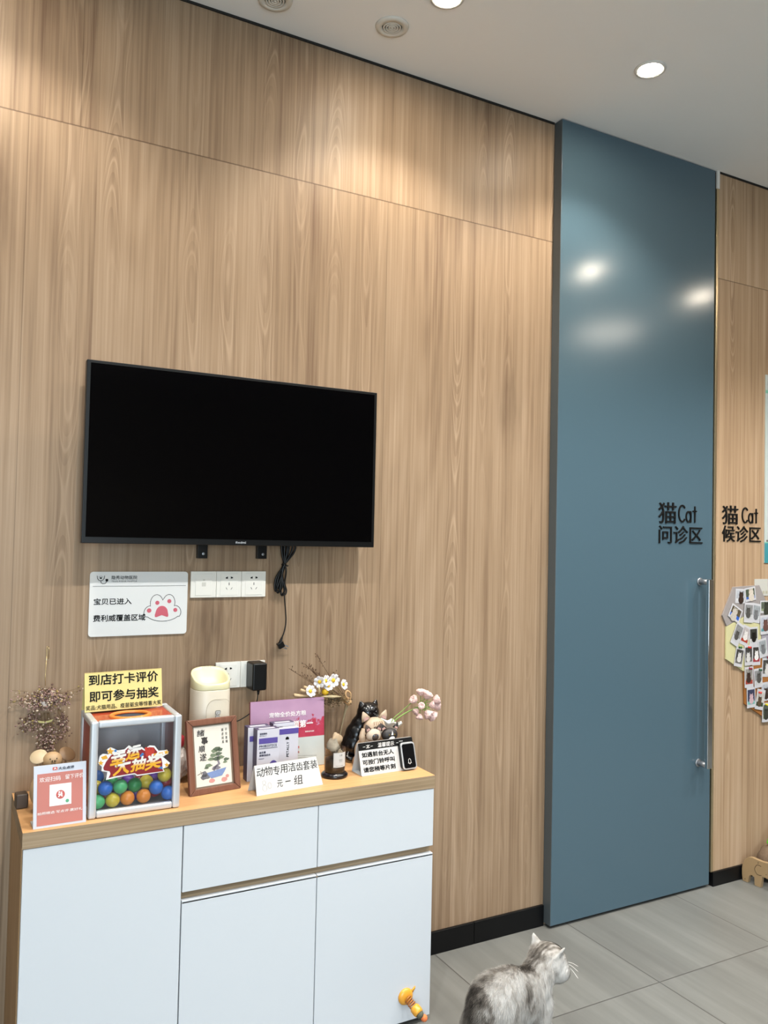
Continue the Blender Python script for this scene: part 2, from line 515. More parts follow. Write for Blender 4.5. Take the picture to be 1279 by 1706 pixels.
# sliding door (raised blue leaf in front of the wall) with pull handle and raised lettering
DX0, DX1, DY = 2.207, 3.131, -0.05
door = bpy.data.objects.new('door_1', None); COL.objects.link(door); door.location = (DX0, 0, 0); door['kind'] = 'structure'
door['label'] = 'tall slate blue glossy sliding door reaching the ceiling'; door['category'] = 'door'
DW = DX1 - DX0
MB().box(0, DW, DY, -0.006, 0.013, CEIL - 0.004).build('door_panel', M_blue, door, bevel=0.0015)
MB().box(-0.002, 0.0, DY + 0.001, -0.004, 0.013, CEIL - 0.004).build('edge_band', M_blue_edge, door)
dl = MB()
def raised(mb, rows, y, ext):
    for body, x0, x1, z0, z1, b in rows:
        mb.text(body, (x0, y, z0), UX, UZ, x1 - x0, z1 - z0, ext=ext, bold=b)
def cat_word(mb, x0, x1, z0, z1, y, ext):
    k = (x1 - x0); h = z1 - z0; w_ = h * 0.078
    polys = []
    def arc(cx, cz, rx, rz, a0, a1, n=16):
        return [(cx + rx * math.cos(R(a0 + (a1 - a0) * i / n)), cz + rz * math.sin(R(a0 + (a1 - a0) * i / n))) for i in range(n + 1)]
    polys += strip(arc(x0 + 0.20 * k, z0 + 0.5 * h, 0.19 * k, 0.47 * h, 42, 318), w_)
    polys += strip(arc(x0 + 0.545 * k, z0 + 0.33 * h, 0.125 * k, 0.30 * h, 0, 360, 20), w_)
    polys += strip([(x0 + 0.67 * k, z0 + 0.66 * h), (x0 + 0.67 * k, z0)], w_)
    polys += strip([(x0 + 0.90 * k, z0 + 0.95 * h), (x0 + 0.90 * k, z0)], w_)
    polys += strip([(x0 + 0.79 * k, z0 + 0.66 * h), (x0 + 1.0 * k, z0 + 0.66 * h)], w_)
    for p_ in polys:
        mb.prism(p_, ext, Matrix.Translation((0, y - ext, 0)))
cat_word(dl, 2.908, 3.024, 1.660, 1.738, DY, 0.005)
raised(dl, [('猫', 2.782, 2.893, 1.652, 1.746, 0.0), ('问诊区', 2.786, 3.063, 1.563, 1.643, 0.0)], DY, 0.005)
for i, p in enumerate(dl.v):
    dl.v[i] = (p[0] - DX0, p[1], p[2])
dl.build('lettering', M_ink, door, label='raised black lettering on the blue door')
hd = bpy.data.objects.new('pull_handle', None); COL.objects.link(hd); hd.parent = door
hx = 3.051 - DX0
for hz in (1.392, 0.572):
    MB().tube([(hx, DY, hz), (hx, DY - 0.052, hz)], 0.0125, 16).lathe([(0.018, 0), (0.018, 0.004), (0.0125, 0.005)], M=Matrix.Translation((hx, DY, hz)) @ Matrix.Rotation(R(90), 4, 'X'), n=20).build('handle_post', M_steel, hd, smooth=True)
MB().box(hx - 0.016, hx + 0.016, DY - 0.066, DY - 0.05, 0.56, 1.404).build('handle_bar', M_chrome, hd, bevel=0.003)

# wall lettering to the right of the door
wl = MB()
cat_word(wl, 3.340, 3.452, 1.668, 1.742, -0.045, 0.005)
raised(wl, [('猫', 3.201, 3.311, 1.659, 1.747, 0.0), ('候诊区', 3.202, 3.474, 1.577, 1.653, 0.0)], -0.045, 0.005)
tag(wl.build('wall_lettering', M_ink), 'raised black lettering 猫Cat 候诊区 on the oak wall right of the blue door', 'lettering')

# ------------------------------------------------------------------ ceiling fittings
def downlight(x, y, label, watt=None, spot=True):
    t = thing('downlight', label, 'ceiling light', (x, y, CEIL), 0, 'recessed ceiling downlights')
    MB().lathe([(0.042, -0.002), (0.047, -0.006), (0.056, -0.005), (0.058, 0.0)], n=40).build('trim_ring', M_white, t, smooth=True)
    MB().lathe([(0.0, -0.004), (0.030, -0.0045), (0.043, -0.003)], n=32).build('lens', M_glow, t, smooth=True)
    l = lamp('downlight_beam', 'SPOT', (0, 0, -0.012), watt or SPOT_W, ROOM_COL if watt else SPOT_COL, spot_size=R(120), spot_blend=0.5, shadow_soft_size=0.03)
    l.parent = t
    return t
M_glow = mat('lamp_lens', '#fff6e6', 0.4, emit='#fff1dc', estr=110.0, noise=0.0)
downlight(1.3822, -0.4456, 'glowing downlight cut off by the top edge of the photo')
downlight(2.2485, -0.4858, 'glowing round downlight in the ceiling in front of the blue door')
downlight(0.02, -0.44, 'recessed downlight above the left end of the oak wall')
downlight(3.63, -1.43, 'recessed downlight mirrored on the left of the blue door', 60.0)
downlight(4.66, -1.43, 'recessed downlight mirrored at the right edge of the blue door', ROOM_W)
for gx, gy, lb in ((0.45, -1.43, 'recessed downlight over the open floor in front of the sideboard'), (1.5, -1.43, 'recessed downlight over the open floor in front of the television'), (2.55, -1.43, 'recessed downlight over the open floor before the blue door'),
                   (0.45, -3.0, 'recessed downlight behind the viewer, left'), (1.9, -3.0, 'recessed downlight behind the viewer, centre'), (3.4, -3.4, 'recessed downlight behind the viewer, right'), (1.2, -4.6, 'recessed downlight near the shop window')):
    downlight(gx, gy, lb, ROOM_W * (1.35 if gx > 2 and gy > -2 else 1.0))
pl = thing('ceiling_lamp', 'flat round ceiling lamp mirrored faintly low on the blue door', 'ceiling light', (4.65, -2.35, CEIL))
MB().lathe([(0.0, -0.06), (0.2, -0.055), (0.24, -0.03), (0.25, 0.0)], n=40).build('diffuser', mat('lamp_diffuser', '#fff6e6', 0.5, emit='#fff0da', estr=0.9), pl, smooth=True)
lamp('room_lamp', 'AREA', (4.65, -2.35, CEIL - 0.08), PANEL_W, PANEL_COL, (0, 0, 0), shape='DISK', size=0.5)

def vent(x, y, label):
    t = thing('ceiling_vent', label, 'vent', (x, y, CEIL), 0, 'round ceiling vents')
    MB().lathe([(0.034, -0.001), (0.036, -0.008), (0.055, -0.006), (0.058, 0.0)], n=40).build('flange', M_ceilw, t, smooth=True)
    MB().lathe([(0.0, -0.0012), (0.035, -0.0012)], n=32).build('recess', mat('vent_dark', '#5b564e', 0.8, noise=0.05), t)
    for r in (0.029, 0.020, 0.011):
        MB().lathe([(r - 0.0035, -0.0015), (r - 0.003, -0.007), (r + 0.0015, -0.008), (r + 0.003, -0.0015)], n=32).build('ring', M_ceilw, t, smooth=True)
    MB().lathe([(0.0, -0.008), (0.005, -0.007), (0.0055, -0.0015)], n=16).build('hub', M_ceilw, t, smooth=True)
M_ceilw = mat('vent_white', '#d6d1c6', 0.6, noise=0.01)
vent(1.3018, -0.2218, 'round white ceiling vent with concentric rings, wholly in view')
vent(0.9025, -0.150, 'round white ceiling vent cut off by the top edge of the photo')

#PART2
# ------------------------------------------------------------------ sideboard
def latin(mb, body, origin, ux, uz, h, w=None, ext=0.0004, bold=0.0, gap=0.12, M=None):
    """plain sans capitals and lower case set letter by letter"""
    ux = Vector(ux).normalized(); uz = Vector(uz).normalized(); nn = ux.cross(uz); o = Vector(origin)
    _, _, _, H0 = glyphs('Ｈ', bold)
    k = h / H0
    items = []; x = 0.0
    for ch in body:
        if ch == ' ':
            x += 0.28; continue
        full = chr(ord(ch) + 0xFEE0) if 0x21 <= ord(ch) <= 0x7e else ch
        vs, fs, W, H = glyphs(full, bold)
        items.append((x, vs, fs)); x += W + gap
    kx = (w / max(x - gap, 1e-6)) if w else k
    for xo, vs, fs in items:
        mb.add([tuple(o + ux * ((a + xo) * kx) + uz * (b * k) + nn * (c * ext)) for a, b, c in vs], fs, M)
    return mb

SX0, SX1, SY, ST = 0.2085, 1.4465, -0.362, 0.7885
sb = thing('sideboard', 'white-fronted sideboard with oak top against the oak wall below the television', 'cabinet', (SX0, 0, 0))
W = SX1 - SX0
body = MB()
body.box(0, 0.018, -0.342, -0.003, 0.0, ST - 0.0415).box(W - 0.018, W, -0.342, -0.003, 0.0, ST - 0.0415)
body.box(0.018, W - 0.018, -0.338, -0.003, 0.055, 0.073).box(0.018, W - 0.018, -0.30, -0.285, 0.0, 0.055)
body.box(0.018, W - 0.018, -0.012, -0.003, 0.055, ST - 0.0415)
body.box(0.404, 0.422, -0.338, -0.012, 0.055, ST - 0.0415).box(0.815, 0.833, -0.338, -0.012, 0.055, ST - 0.0415)
body.box(0.018, W - 0.018, -0.338, -0.012, ST - 0.058, ST - 0.0415)
body.build('carcass', M_side, sb)
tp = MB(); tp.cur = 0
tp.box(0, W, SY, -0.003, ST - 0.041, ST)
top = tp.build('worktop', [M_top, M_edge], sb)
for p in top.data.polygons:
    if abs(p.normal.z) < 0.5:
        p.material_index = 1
ch = MB().box(0.416, W - 0.002, -0.343, -0.336, 0.53, 0.566).box(0.416, W - 0.002, -0.36, -0.338, 0.531, 0.5345)
ch.build('finger_groove', M_edge, sb)
def front(name, x0, x1, z0, z1):
    MB().box(x0 - SX0, x1 - SX0, -0.360, -0.3425, z0, z1).build(name, M_white_door, sb, bevel=0.0012)
front('door', 0.211, 0.6205, 0.020, 0.7455)
front('door', 0.6235, 1.0320, 0.020, 0.5385)
front('door', 1.0345, 1.4445, 0.020, 0.5385)
front('drawer', 0.6235, 1.0320, 0.5615, 0.7455)
front('drawer', 1.0345, 1.4445, 0.5615, 0.7455)

# ------------------------------------------------------------------ television
tv = thing('television', 'black flat television on the oak wall above the sideboard, switched off', 'television', (0.852, 0, 1.80))
TW, TH, TY = 0.976, 0.547, -0.100
MB().box(-TW / 2, TW / 2, TY, TY + 0.03, -TH / 2, TH / 2).box(-0.34, 0.34, TY + 0.03, TY + 0.062, -0.24, 0.12).build('casing', M_blackp, tv, bevel=0.002)
MB().box(-TW / 2 + 0.011, TW / 2 - 0.011, TY - 0.0008, TY + 0.002, -TH / 2 + 0.019, TH / 2 - 0.009).build('screen', M_screen, tv)
lg = MB(); latin(lg, 'Redmi', (-0.016, TY - 0.0006, -TH / 2 + 0.006), UX, UZ, 0.0065, w=0.034, bold=0.02)
lg.build('maker_mark', mat('silver_print', '#b9bcc0', 0.4, noise=0.02), tv, label='small silver lettering on the lower bezel')
for x in (-0.101, 0.103):
    b = MB().box(x - 0.016, x + 0.016, -0.024, -0.001, -TH / 2 - 0.045, 0.2).box(x - 0.012, x + 0.012, -0.072, -0.024, -0.1, 0.15)
    br = b.build('wall_bracket', M_blackp, tv, bevel=0.001)
    MB().lathe([(0.0045, 0), (0.0045, 0.002), (0, 0.0025)], M=Matrix.Translation((x + 0.002, -0.024, -TH / 2 - 0.030)) @ Matrix.Rotation(R(90), 4, 'X'), n=14).build('bolt', M_steel, br)

# its power lead, bundled and hanging with a loose plug
def smooth(pts, n=6):
    P = [Vector(p) for p in pts]; out = []
    for i in range(len(P) - 1):
        p0 = P[max(i - 1, 0)]; p1 = P[i]; p2 = P[i + 1]; p3 = P[min(i + 2, len(P) - 1)]
        for k in range(n):
            t = k / n
            out.append(0.5 * ((2 * p1) + (p2 - p0) * t + (2 * p0 - 5 * p1 + 4 * p2 - p3) * t * t + (3 * p1 - p0 - 3 * p2 + p3) * t ** 3))
    out.append(P[-1]); return out
cb = MB()
def cw(x, z, y=0.0):
    return (x - 1.04, y, z - 1.55)
for j, (xa, xb, zb) in enumerate([(1.022, 1.004, 1.372), (1.032, 1.012, 1.366), (1.050, 1.020, 1.374), (1.060, 1.028, 1.36)]):
    cb.tube(smooth([cw(xa, 1.56, 0.004 * j), cw(xa + (1.04 - xa) * 0.3, 1.50, 0.004 * j), cw(1.034, 1.462, 0.002 * j), cw(xb + 0.006, 1.42, 0.003 * j), cw(xb, zb + 0.02, 0.003 * j), cw(xb + 0.004, zb, 0.0), cw(xb + 0.010, zb + 0.02, -0.006), cw(1.028, 1.43, -0.004), cw(1.036, 1.462, -0.003), cw(xa + 0.012, 1.51, -0.004), cw(xa + 0.014, 1.56, -0.003)]), 0.0036, 7)
cb.tube(smooth([cw(1.036, 1.465, -0.004), cw(1.041, 1.44, -0.008), cw(1.040, 1.40), cw(1.047, 1.375), cw(1.043, 1.36), cw(1.030, 1.357), cw(1.026, 1.366)]), 0.0026, 7)
cb.tube([cw(1.027, 1.462), cw(1.034, 1.466, -0.010), cw(1.043, 1.462), cw(1.036, 1.458, 0.009), cw(1.050, 1.458, -0.004)], 0.0022, 6)
pc = cb.build('power_cord', M_blackp, tv, smooth=True, label='black power cord bundled and hanging with a loose plug')
pc.location = (1.04 - 0.852, -0.02, 1.55 - 1.80)
MB().tube(smooth([cw(1.036, 1.41, 0.004), cw(1.042, 1.35, 0.004), cw(1.048, 1.30, 0.005), cw(1.050, 1.265, 0.005), cw(1.044, 1.232, 0.004), cw(1.036, 1.212, 0.003)]), 0.0022, 7).build('lead', M_blackp, pc, smooth=True)
MB().tube([cw(1.037, 1.214, 0.003), cw(1.031, 1.20, 0.002), cw(1.0285, 1.192, 0.0)], [0.003, 0.005, 0.007], 10).box(-0.0105, 0.0105, -0.009, 0.009, -0.009, 0.011, M=Matrix.Translation(cw(1.0315, 1.187)) @ Matrix.Rotation(R(-28), 4, 'Y')).build('plug', M_blackp, pc, smooth=False, bevel=0.0015)
MB().box(0.010, 0.027, -0.0008, 0.0008, 0.003, 0.007, M=Matrix.Translation(cw(1.0315, 1.187, -0.003)) @ Matrix.Rotation(R(22), 4, 'Y')).box(0.010, 0.027, -0.0008, 0.0008, -0.006, -0.002, M=Matrix.Translation(cw(1.0315, 1.187, 0.003)) @ Matrix.Rotation(R(22), 4, 'Y')).build('prongs', M_steel, pc)

# ------------------------------------------------------------------ sockets
def gang(parent, x0, kind):
    g = MB().box(x0 + 0.0004, x0 + 0.0856, -0.008, 0, -0.086, 0).build('face_plate', M_ivory, parent, bevel=0.0015)
    if kind == 'lan':
        MB().box(x0 + 0.016, x0 + 0.070, -0.0095, -0.0075, -0.079, -0.008).build('insert', M_ivory, g, bevel=0.001)
        m = MB().box(x0 + 0.037, x0 + 0.050, -0.0100, -0.0090, -0.049, -0.036).box(x0 + 0.040, x0 + 0.047, -0.0100, -0.0090, -0.031, -0.026)
        m.build('port', mat('port_grey', '#cfccc2', 0.5, noise=0.02), g)
        return
    MB().box(x0 + 0.013, x0 + 0.073, -0.0092, -0.0075, -0.0795, -0.0065).build('insert', M_ivory, g, bevel=0.001)
    s = MB()
    cx = x0 + 0.043
    def slot(poly):
        s.prism([(cx + a, -0.043 + b) for a, b in poly], 0.0012, Matrix.Translation((0, -0.0098, 0)))
    slot([(-0.0125, 0.0225), (-0.005, 0.026), (-0.005, 0.0185), (-0.0125, 0.0195)])
    slot([(0.005, 0.026), (0.0125, 0.0235), (0.0125, 0.0205), (0.005, 0.0185)])
    slot([(-0.001, 0.006), (0.001, 0.006), (0.001, -0.003), (-0.001, -0.003)])
    for sg in (-1, 1):
        slot([(sg * 0.0055, -0.0175), (sg * 0.0072, -0.0172), (sg * 0.0115, -0.0105), (sg * 0.0098, -0.0105)][::sg])
    s.build('slots', M_ink, g)
t = thing('wall_socket', 'row of three white wall plates beside the paw notice under the television', 'socket', (0.7183, 0, 1.4385), 0)
gang(t, 0, 'lan'); gang(t, 0.086, 's'); gang(t, 0.172, 's')
t = thing('wall_socket', 'double white wall socket behind the cream tower with a black adapter plugged in', 'socket', (0.8095, 0, 1.1375), 0)
gang(t, 0, 's'); gang(t, 0.086, 's')
ad = thing('power_adapter', 'black plug-in power adapter in the lower socket with a thin lead', 'adapter', (0.9387, -0.010, 1.095))
MB().box(-0.025, 0.025, -0.068, -0.0, -0.046, 0.044).build('body', M_blackp, ad, bevel=0.006, seg=3)
MB().tube([(0.002, -0.05, -0.046), (0.001, -0.05, -0.062)], [0.005, 0.003], 10).build('strain_relief', M_blackp, ad, smooth=True)
MB().tube(smooth([(0.001, -0.05, -0.060), (-0.003, -0.05, -0.085), (-0.022, -0.05, -0.118), (-0.055, -0.045, -0.140), (-0.085, -0.04, -0.150), (-0.115, -0.03, -0.165)]), 0.0018, 7).build('lead', M_blackp, ad, smooth=True)

# ------------------------------------------------------------------ paw notice on the wall
pn = thing('wall_notice', 'white acrylic notice with a pink cat paw and black lettering on the oak wall', 'sign', (0.4065, 0, 1.2375))
NW, NH = 0.303, 0.200
MB().prism(rrect(NW, NH, 0.010, cx=NW / 2, cz=NH / 2), 0.005, Matrix.Translation((0, -0.006, 0))).build('panel', mat('notice_white', '#e9e9e7', 0.16, noise=0.01, nscale=5), pn)
NY = -0.006
k = MB()
k.text('宝贝已进入', (0.013, NY, 0.098), UX, UZ, 0.114, 0.020, bold=0.02)
k.text('费利威覆盖区域', (0.013, NY, 0.046), UX, UZ, 0.158, 0.021, bold=0.02)
k.text('隐秀动物医院', (0.064, NY, 0.176), UX, UZ, 0.078, 0.012, bold=0.01)
latin(k, 'Yinxiu Animal Hospital', (0.064, NY, 0.168), UX, UZ, 0.0055, w=0.078)
k.box(0.009, 0.297, NY - 0.0004, NY + 0.0005, 0.1545, 0.1556)
# stethoscope mark
for poly in strip([(0.021, 0.188), (0.022, 0.180), (0.026, 0.174), (0.032, 0.172), (0.038, 0.174), (0.042, 0.180), (0.043, 0.188)], 0.0018) + strip([(0.032, 0.172), (0.033, 0.166), (0.038, 0.163), (0.046, 0.164), (0.050, 0.170)], 0.0018):
    k.prism(poly, 0.0006, Matrix.Translation((0, NY - 0.0004, 0)))
for c in (rrect(0.008, 0.008, 0.0015, cx=0.050, cz=0.174), circ(0.0035, 12, 0.032, 0.1805, 0.0028), circ(0.0011, 8, 0.027, 0.184), circ(0.0011, 8, 0.030, 0.186), circ(0.0011, 8, 0.034, 0.186), circ(0.0011, 8, 0.037, 0.184)):
    k.prism(c, 0.0006, Matrix.Translation((0, NY - 0.0004, 0)))
def arcp(cx, cz, rx, rz, a0, a1, n=12):
    return [(cx + rx * math.cos(R(a0 + (a1 - a0) * i / n)), cz + rz * math.sin(R(a0 + (a1 - a0) * i / n))) for i in range(n + 1)]
px0, pz0 = 0.168, 0.040
outline = arcp(0.226, 0.051 + 0.032, 0.052, 0.034, 120, 250, 12) if False else []
outline = (arcp(0.205, 0.100, 0.020, 0.027, 200, 20, 14) + arcp(0.244, 0.101, 0.019, 0.026, 155, -25, 14)[1:]
           + arcp(0.262, 0.070, 0.021, 0.022, 80, -40, 10) + arcp(0.226, 0.076, 0.058, 0.034, -35, -145, 16) + arcp(0.187, 0.070, 0.021, 0.022, 215, 95, 10))
for poly in strip(outline, 0.0016, True):
    k.prism(poly, 0.0006, Matrix.Translation((0, NY - 0.0004, 0)))
k.build('lettering', M_ink, pn, label='black lettering and paw outline')
pk = MB()
for cx, cz, r in ((0.207, 0.101, 0.0065), (0.245, 0.1055, 0.0065), (0.182, 0.077, 0.007), (0.265, 0.077, 0.0065)):
    pk.prism(circ(r, 20, cx, cz), 0.0006, Matrix.Translation((0, NY - 0.0004, 0)))
pad = arcp(0.222, 0.070, 0.019, 0.021, 160, 20, 12) + [(0.243, 0.062), (0.2425, 0.056), (0.238, 0.0555), (0.222, 0.0615), (0.206, 0.0555), (0.2005, 0.056), (0.200, 0.062)]
pk.prism(pad, 0.0006, Matrix.Translation((0, NY - 0.0004, 0)))
pk.build('paw_pads', mat('paw_pink', '#d0606f', 0.4, noise=0.02), pn, label='pink paw pads')

# ------------------------------------------------------------------ hanging dried flowers
hb = thing('dried_flower_bunch', 'bunch of dried pinkish flowers hanging upside down on the wall at the left end', 'dried flowers', (0.29, 0, 1.21))
MB().tube([(0.006, -0.004, 0.002), (0.001, -0.006, 0.004), (0.0, -0.006, -0.002), (0.0015, -0.006, -0.032), (0.006, -0.006, -0.033), (0.007, -0.006, -0.006), (0.004, -0.006, 0.001)], 0.0009, 6).tube([(0.0005, -0.006, -0.025), (-0.002, -0.007, -0.085), (-0.001, -0.009, -0.112)], 0.0009, 6).build('hook', mat('gold_wire', '#d9c08a', 0.25, metal=0.8, noise=0.02), hb, smooth=True)
rnd = random.Random(4)
stems = MB(); clusters = {c: MB() for c in ('dusty_pink', 'cream', 'mauve_brown', 'straw')}
def sprig(p0, p1, n, rad, cols, rs=(0.0015, 0.0036)):
    p0 = Vector(p0); p1 = Vector(p1)
    mid = (p0 + p1) / 2 + Vector((rnd.uniform(-.006, .006), 0, rnd.uniform(0, .008)))
    stems.tube(smooth([p0, mid, p1], 3), 0.0006, 4)
    for i in range(n):
        t = rnd.uniform(0.35, 1.05)
        c = p0.lerp(p1, t) + Vector((rnd.gauss(0, rad), rnd.gauss(0, rad * .5), rnd.gauss(0, rad)))
        c.y = min(c.y, -0.003)
        col = rnd.choices(list(clusters), cols)[0]
        r = rnd.uniform(*rs)
        M = Matrix.Translation(c) @ Matrix.Rotation(rnd.uniform(0, 6.28), 4, Vector((rnd.random(), rnd.random(), rnd.random() + .1)).normalized())
        clusters[col].ball((0, 0, 0), (r, r * rnd.uniform(.5, 1), r * rnd.uniform(.7, 1.3)), 5, 4, M)
B0 = (0.0, -0.018, -0.118)
for i in range(42):
    a = rnd.uniform(-1.2, 1.2)
    L = rnd.uniform(0.02, 0.078)
    sprig((rnd.uniform(-.008, .008), -0.018, -0.118 - rnd.uniform(0, .02)), (math.sin(a) * L, -0.02 - rnd.uniform(0, .03), -0.128 - math.cos(a) * L * .75), 26, 0.0075, (5, 3, 4, 1))
for i in range(7):
    sprig((-0.03, -0.02, -0.185), (-0.045 + rnd.uniform(-.03, .02), -0.022, -0.235 + rnd.uniform(-.02, .02)), 22, 0.008, (4, 3, 5, 1))
for i in range(7):
    sprig((0.035, -0.02, -0.18), (0.052 + rnd.uniform(-.012, .02), -0.022, -0.245 + rnd.uniform(-.03, .025)), 20, 0.007, (4, 1, 6, 0))
for i in range(16):
    sprig((rnd.uniform(-.012, .012), -0.02, -0.19), (rnd.uniform(-.022, .028), -0.022, -0.335 + rnd.uniform(-.03, .07)), 24, 0.007, (4, 3, 5, 1))
for i in range(9):
    sprig((0, -0.02, -0.15), (rnd.choice((-1, 1)) * rnd.uniform(.07, .10), -0.022, -0.145 + rnd.uniform(-.02, .03)), 7, 0.006, (3, 4, 1, 2))
stems.build('stems', mat('dry_stem', '#7d6547', 0.8, noise=0.1), hb)
for c, hx_ in (('dusty_pink', '#a5857c'), ('cream', '#cdb9a4'), ('mauve_brown', '#6a4e43'), ('straw', '#a8925a')):
    o = clusters[c].build('blossoms', mat('dried_' + c, hx_, 0.85, noise=0.12, nscale=200), hb)
    o['kind'] = 'stuff'
M_rib = mat('straw_ribbon', '#c8bd80', 0.7, noise=0.05)
for sx in (-1, 1):
    MB().add([(sx * 0.001, -0.024, -0.215), (sx * 0.022, -0.03, -0.209), (sx * 0.018, -0.028, -0.216), (sx * 0.001, -0.024, -0.221)], [(0, 1, 2, 3)]).build('ribbon_end', M_rib, hb).modifiers.new('t', 'SOLIDIFY').thickness = 0.0006
MB().add([(-0.018, -0.04, -0.15), (-0.004, -0.042, -0.153), (0.004, -0.045, -0.172), (-0.008, -0.042, -0.165)], [(0, 1, 2, 3)]).build('pale_petal', mat('pale_petal', '#c9bdb4', 0.7, noise=0.06), hb).modifiers.new('t', 'SOLIDIFY').thickness = 0.0006

# ------------------------------------------------------------------ things on the worktop
Z0 = ST + 0.0004
# review card holder at the left front
M_coral = mat('coral_print', '#c4776b', 0.5, noise=0.02, nscale=8)
qs = thing('table_sign', 'upright white and coral card in a clear stand at the left front of the sideboard', 'sign', (0.2343, -0.3455, Z0), R(1.4))
lean = Matrix.Rotation(R(-9), 4, 'X')
QW, QH = 0.1305, 0.157
MB().box(0, QW, 0, 0.0025, 0, QH, lean).build('card', mat('pearl_card', '#cfd2dc', 0.3, noise=0.01), qs)
MB().box(0, QW, 0.003, 0.0055, 0, QH, lean).box(0, QW, 0.003, 0.06, 0, 0.003).build('stand', mat('clear_acrylic_base', '#d6d6d4', 0.1, noise=0.01), qs)
MB().box(0.0085, QW - 0.0085, -0.0005, 0.001, 0.006, QH - 0.021, lean).build('print', M_coral, qs, label='coral printed field')
w_ = MB()
w_.box(0.039, 0.093, -0.0010, 0.0005, 0.052, 0.106, lean)
def qt(mb, body, x0, x1, z0, z1, b=0.0, y=-0.0006):
    mb.text(body, lean @ Vector((x0, y, z0)), UX, lean.to_3x3() @ Vector(UZ), x1 - x0, z1 - z0, bold=b, ext=0.0004)
qt(w_, '欢迎扫码', 0.014, 0.066, 0.115, 0.127)
qt(w_, '留下评价', 0.078, 0.124, 0.116, 0.128)
qt(w_, '拍照精选·写点评·赢好礼', 0.010, 0.121, 0.033, 0.040)
w_.build('lettering', M_wink, qs, label='white lettering and blank white square')
red = MB()
M_emb = mat('emblem_red', '#c4574f', 0.5, noise=0.02)
red.prism([(a, b) for a, b in circ(0.011, 24, 0.066, 0.079)], 0.0006, lean @ Matrix.Translation((0, -0.0016, 0)))
red.build('emblem', M_emb, qs)
red = MB()
red.prism(rrect(0.012, 0.008, 0.002, cx=0.052, cz=QH - 0.011), 0.0006, lean @ Matrix.Translation((0, -0.0006, 0)))
red.build('emblem', M_emb, qs)
fg = MB()
for poly in strip([(0.061, 0.073), (0.064, 0.078), (0.071, 0.080)], 0.003) + strip([(0.060, 0.081), (0.065, 0.079), (0.071, 0.074)], 0.003) + strip([(0.069, 0.086), (0.067, 0.079)], 0.003):
    fg.prism(poly, 0.0005, lean @ Matrix.Translation((0, -0.0020, 0)))
fg.prism(circ(0.0024, 12, 0.063, 0.085), 0.0005, lean @ Matrix.Translation((0, -0.0020, 0)))
fg.build('emblem_figure', M_wink, qs)['kind'] = 'stuff'
fg = MB()
for c in strip([(0.049, QH - 0.013), (0.052, QH - 0.009), (0.055, QH - 0.013)], 0.0016):
    fg.prism(c, 0.0005, lean @ Matrix.Translation((0, -0.0010, 0)))
fg.build('emblem_figure', M_wink, qs)
gd = MB().prism(circ(0.0045, 16, 0.083, 0.061), 0.0006, lean @ Matrix.Translation((0, -0.0014, 0)))
gd.build('green_dot', mat('emblem_green', '#5aa77a', 0.5, noise=0.02), qs)
hdk = MB(); qt(hdk, '大众点评', 0.060, 0.100, QH - 0.0150, QH - 0.0075, 0.02, y=-0.0004)
hdk.build('heading', mat('navy_ink', '#2b2a3c', 0.6, noise=0.03), qs)

# wooden pig behind the card
M_pig = mat('beech_wood', '#c9a67c', 0.5, noise=0.06, nscale=18)
M_pigd = mat('dark_walnut', '#4b3c30', 0.5, noise=0.08, nscale=20)
pig = thing('wooden_pig', 'smiling wooden pig figure with plate ears peeping over the coral card', 'figurine', (0.292, -0.205, Z0))
MB().ball((-0.006, 0.0, 0.058), (0.050, 0.052, 0.058), 28, 18).build('body', M_pig, pig, smooth=True)
ph_ = MB().ball((0.0, -0.004, 0.136), (0.027, 0.026, 0.025), 24, 16).build('head', M_pig, pig, smooth=True)
fc = MB()
fp = lambda a, b: (a, -0.0295 + 9.0 * (a * a), 0.136 + b)
for a in (-0.0085, 0.0085):
    fc.ball((a, -0.0275, 0.1475), 0.0016, 8, 6)
for a in (-0.0026, 0.0026):
    fc.ball((a, -0.0295, 0.1415), (0.0013, 0.001, 0.003), 8, 6)
fc.tube([(-0.0085, -0.0268, 0.1385), (-0.0055, -0.0284, 0.1345), (0, -0.0296, 0.133), (0.0055, -0.0284, 0.1345), (0.0085, -0.0268, 0.1385)], 0.0011, 6)
fc.tube([(-0.0055, -0.0287, 0.1435), (-0.0058, -0.029, 0.1385), (0, -0.030, 0.137), (0.0058, -0.029, 0.1385), (0.0055, -0.0287, 0.1435)], 0.0007, 6)
fc.build('face', M_ink, ph_, smooth=True)
for sx, tilt, m_ in ((-1, -18, mat('pale_wood', '#cdb592', 0.5, noise=0.05)), (1, 22, mat('brown_wood', '#8c6b4a', 0.5, noise=0.05))):
    e_ = MB().lathe([(0.0, -0.0018), (0.022, -0.0018), (0.0235, 0), (0.022, 0.0018), (0, 0.0018)], n=28, M=Matrix.Translation((sx * 0.037 + 0.002, 0.004, 0.149)) @ Matrix.Rotation(R(tilt), 4, 'Y') @ Matrix.Rotation(R(38), 4, 'X'))
    e_.build('ear', m_, pig, smooth=True)
    MB().tube([(sx * 0.034, 0.0, 0.146), (sx * 0.034, -0.004, 0.100)], 0.0022, 8).build('ear_peg', M_pig, pig, smooth=True)
MB().box(-0.082, -0.050, 0.045, 0.082, 0.0, 0.040, Matrix.Rotation(R(4), 4, 'Z')).build('foot', M_pigd, pig, bevel=0.004)

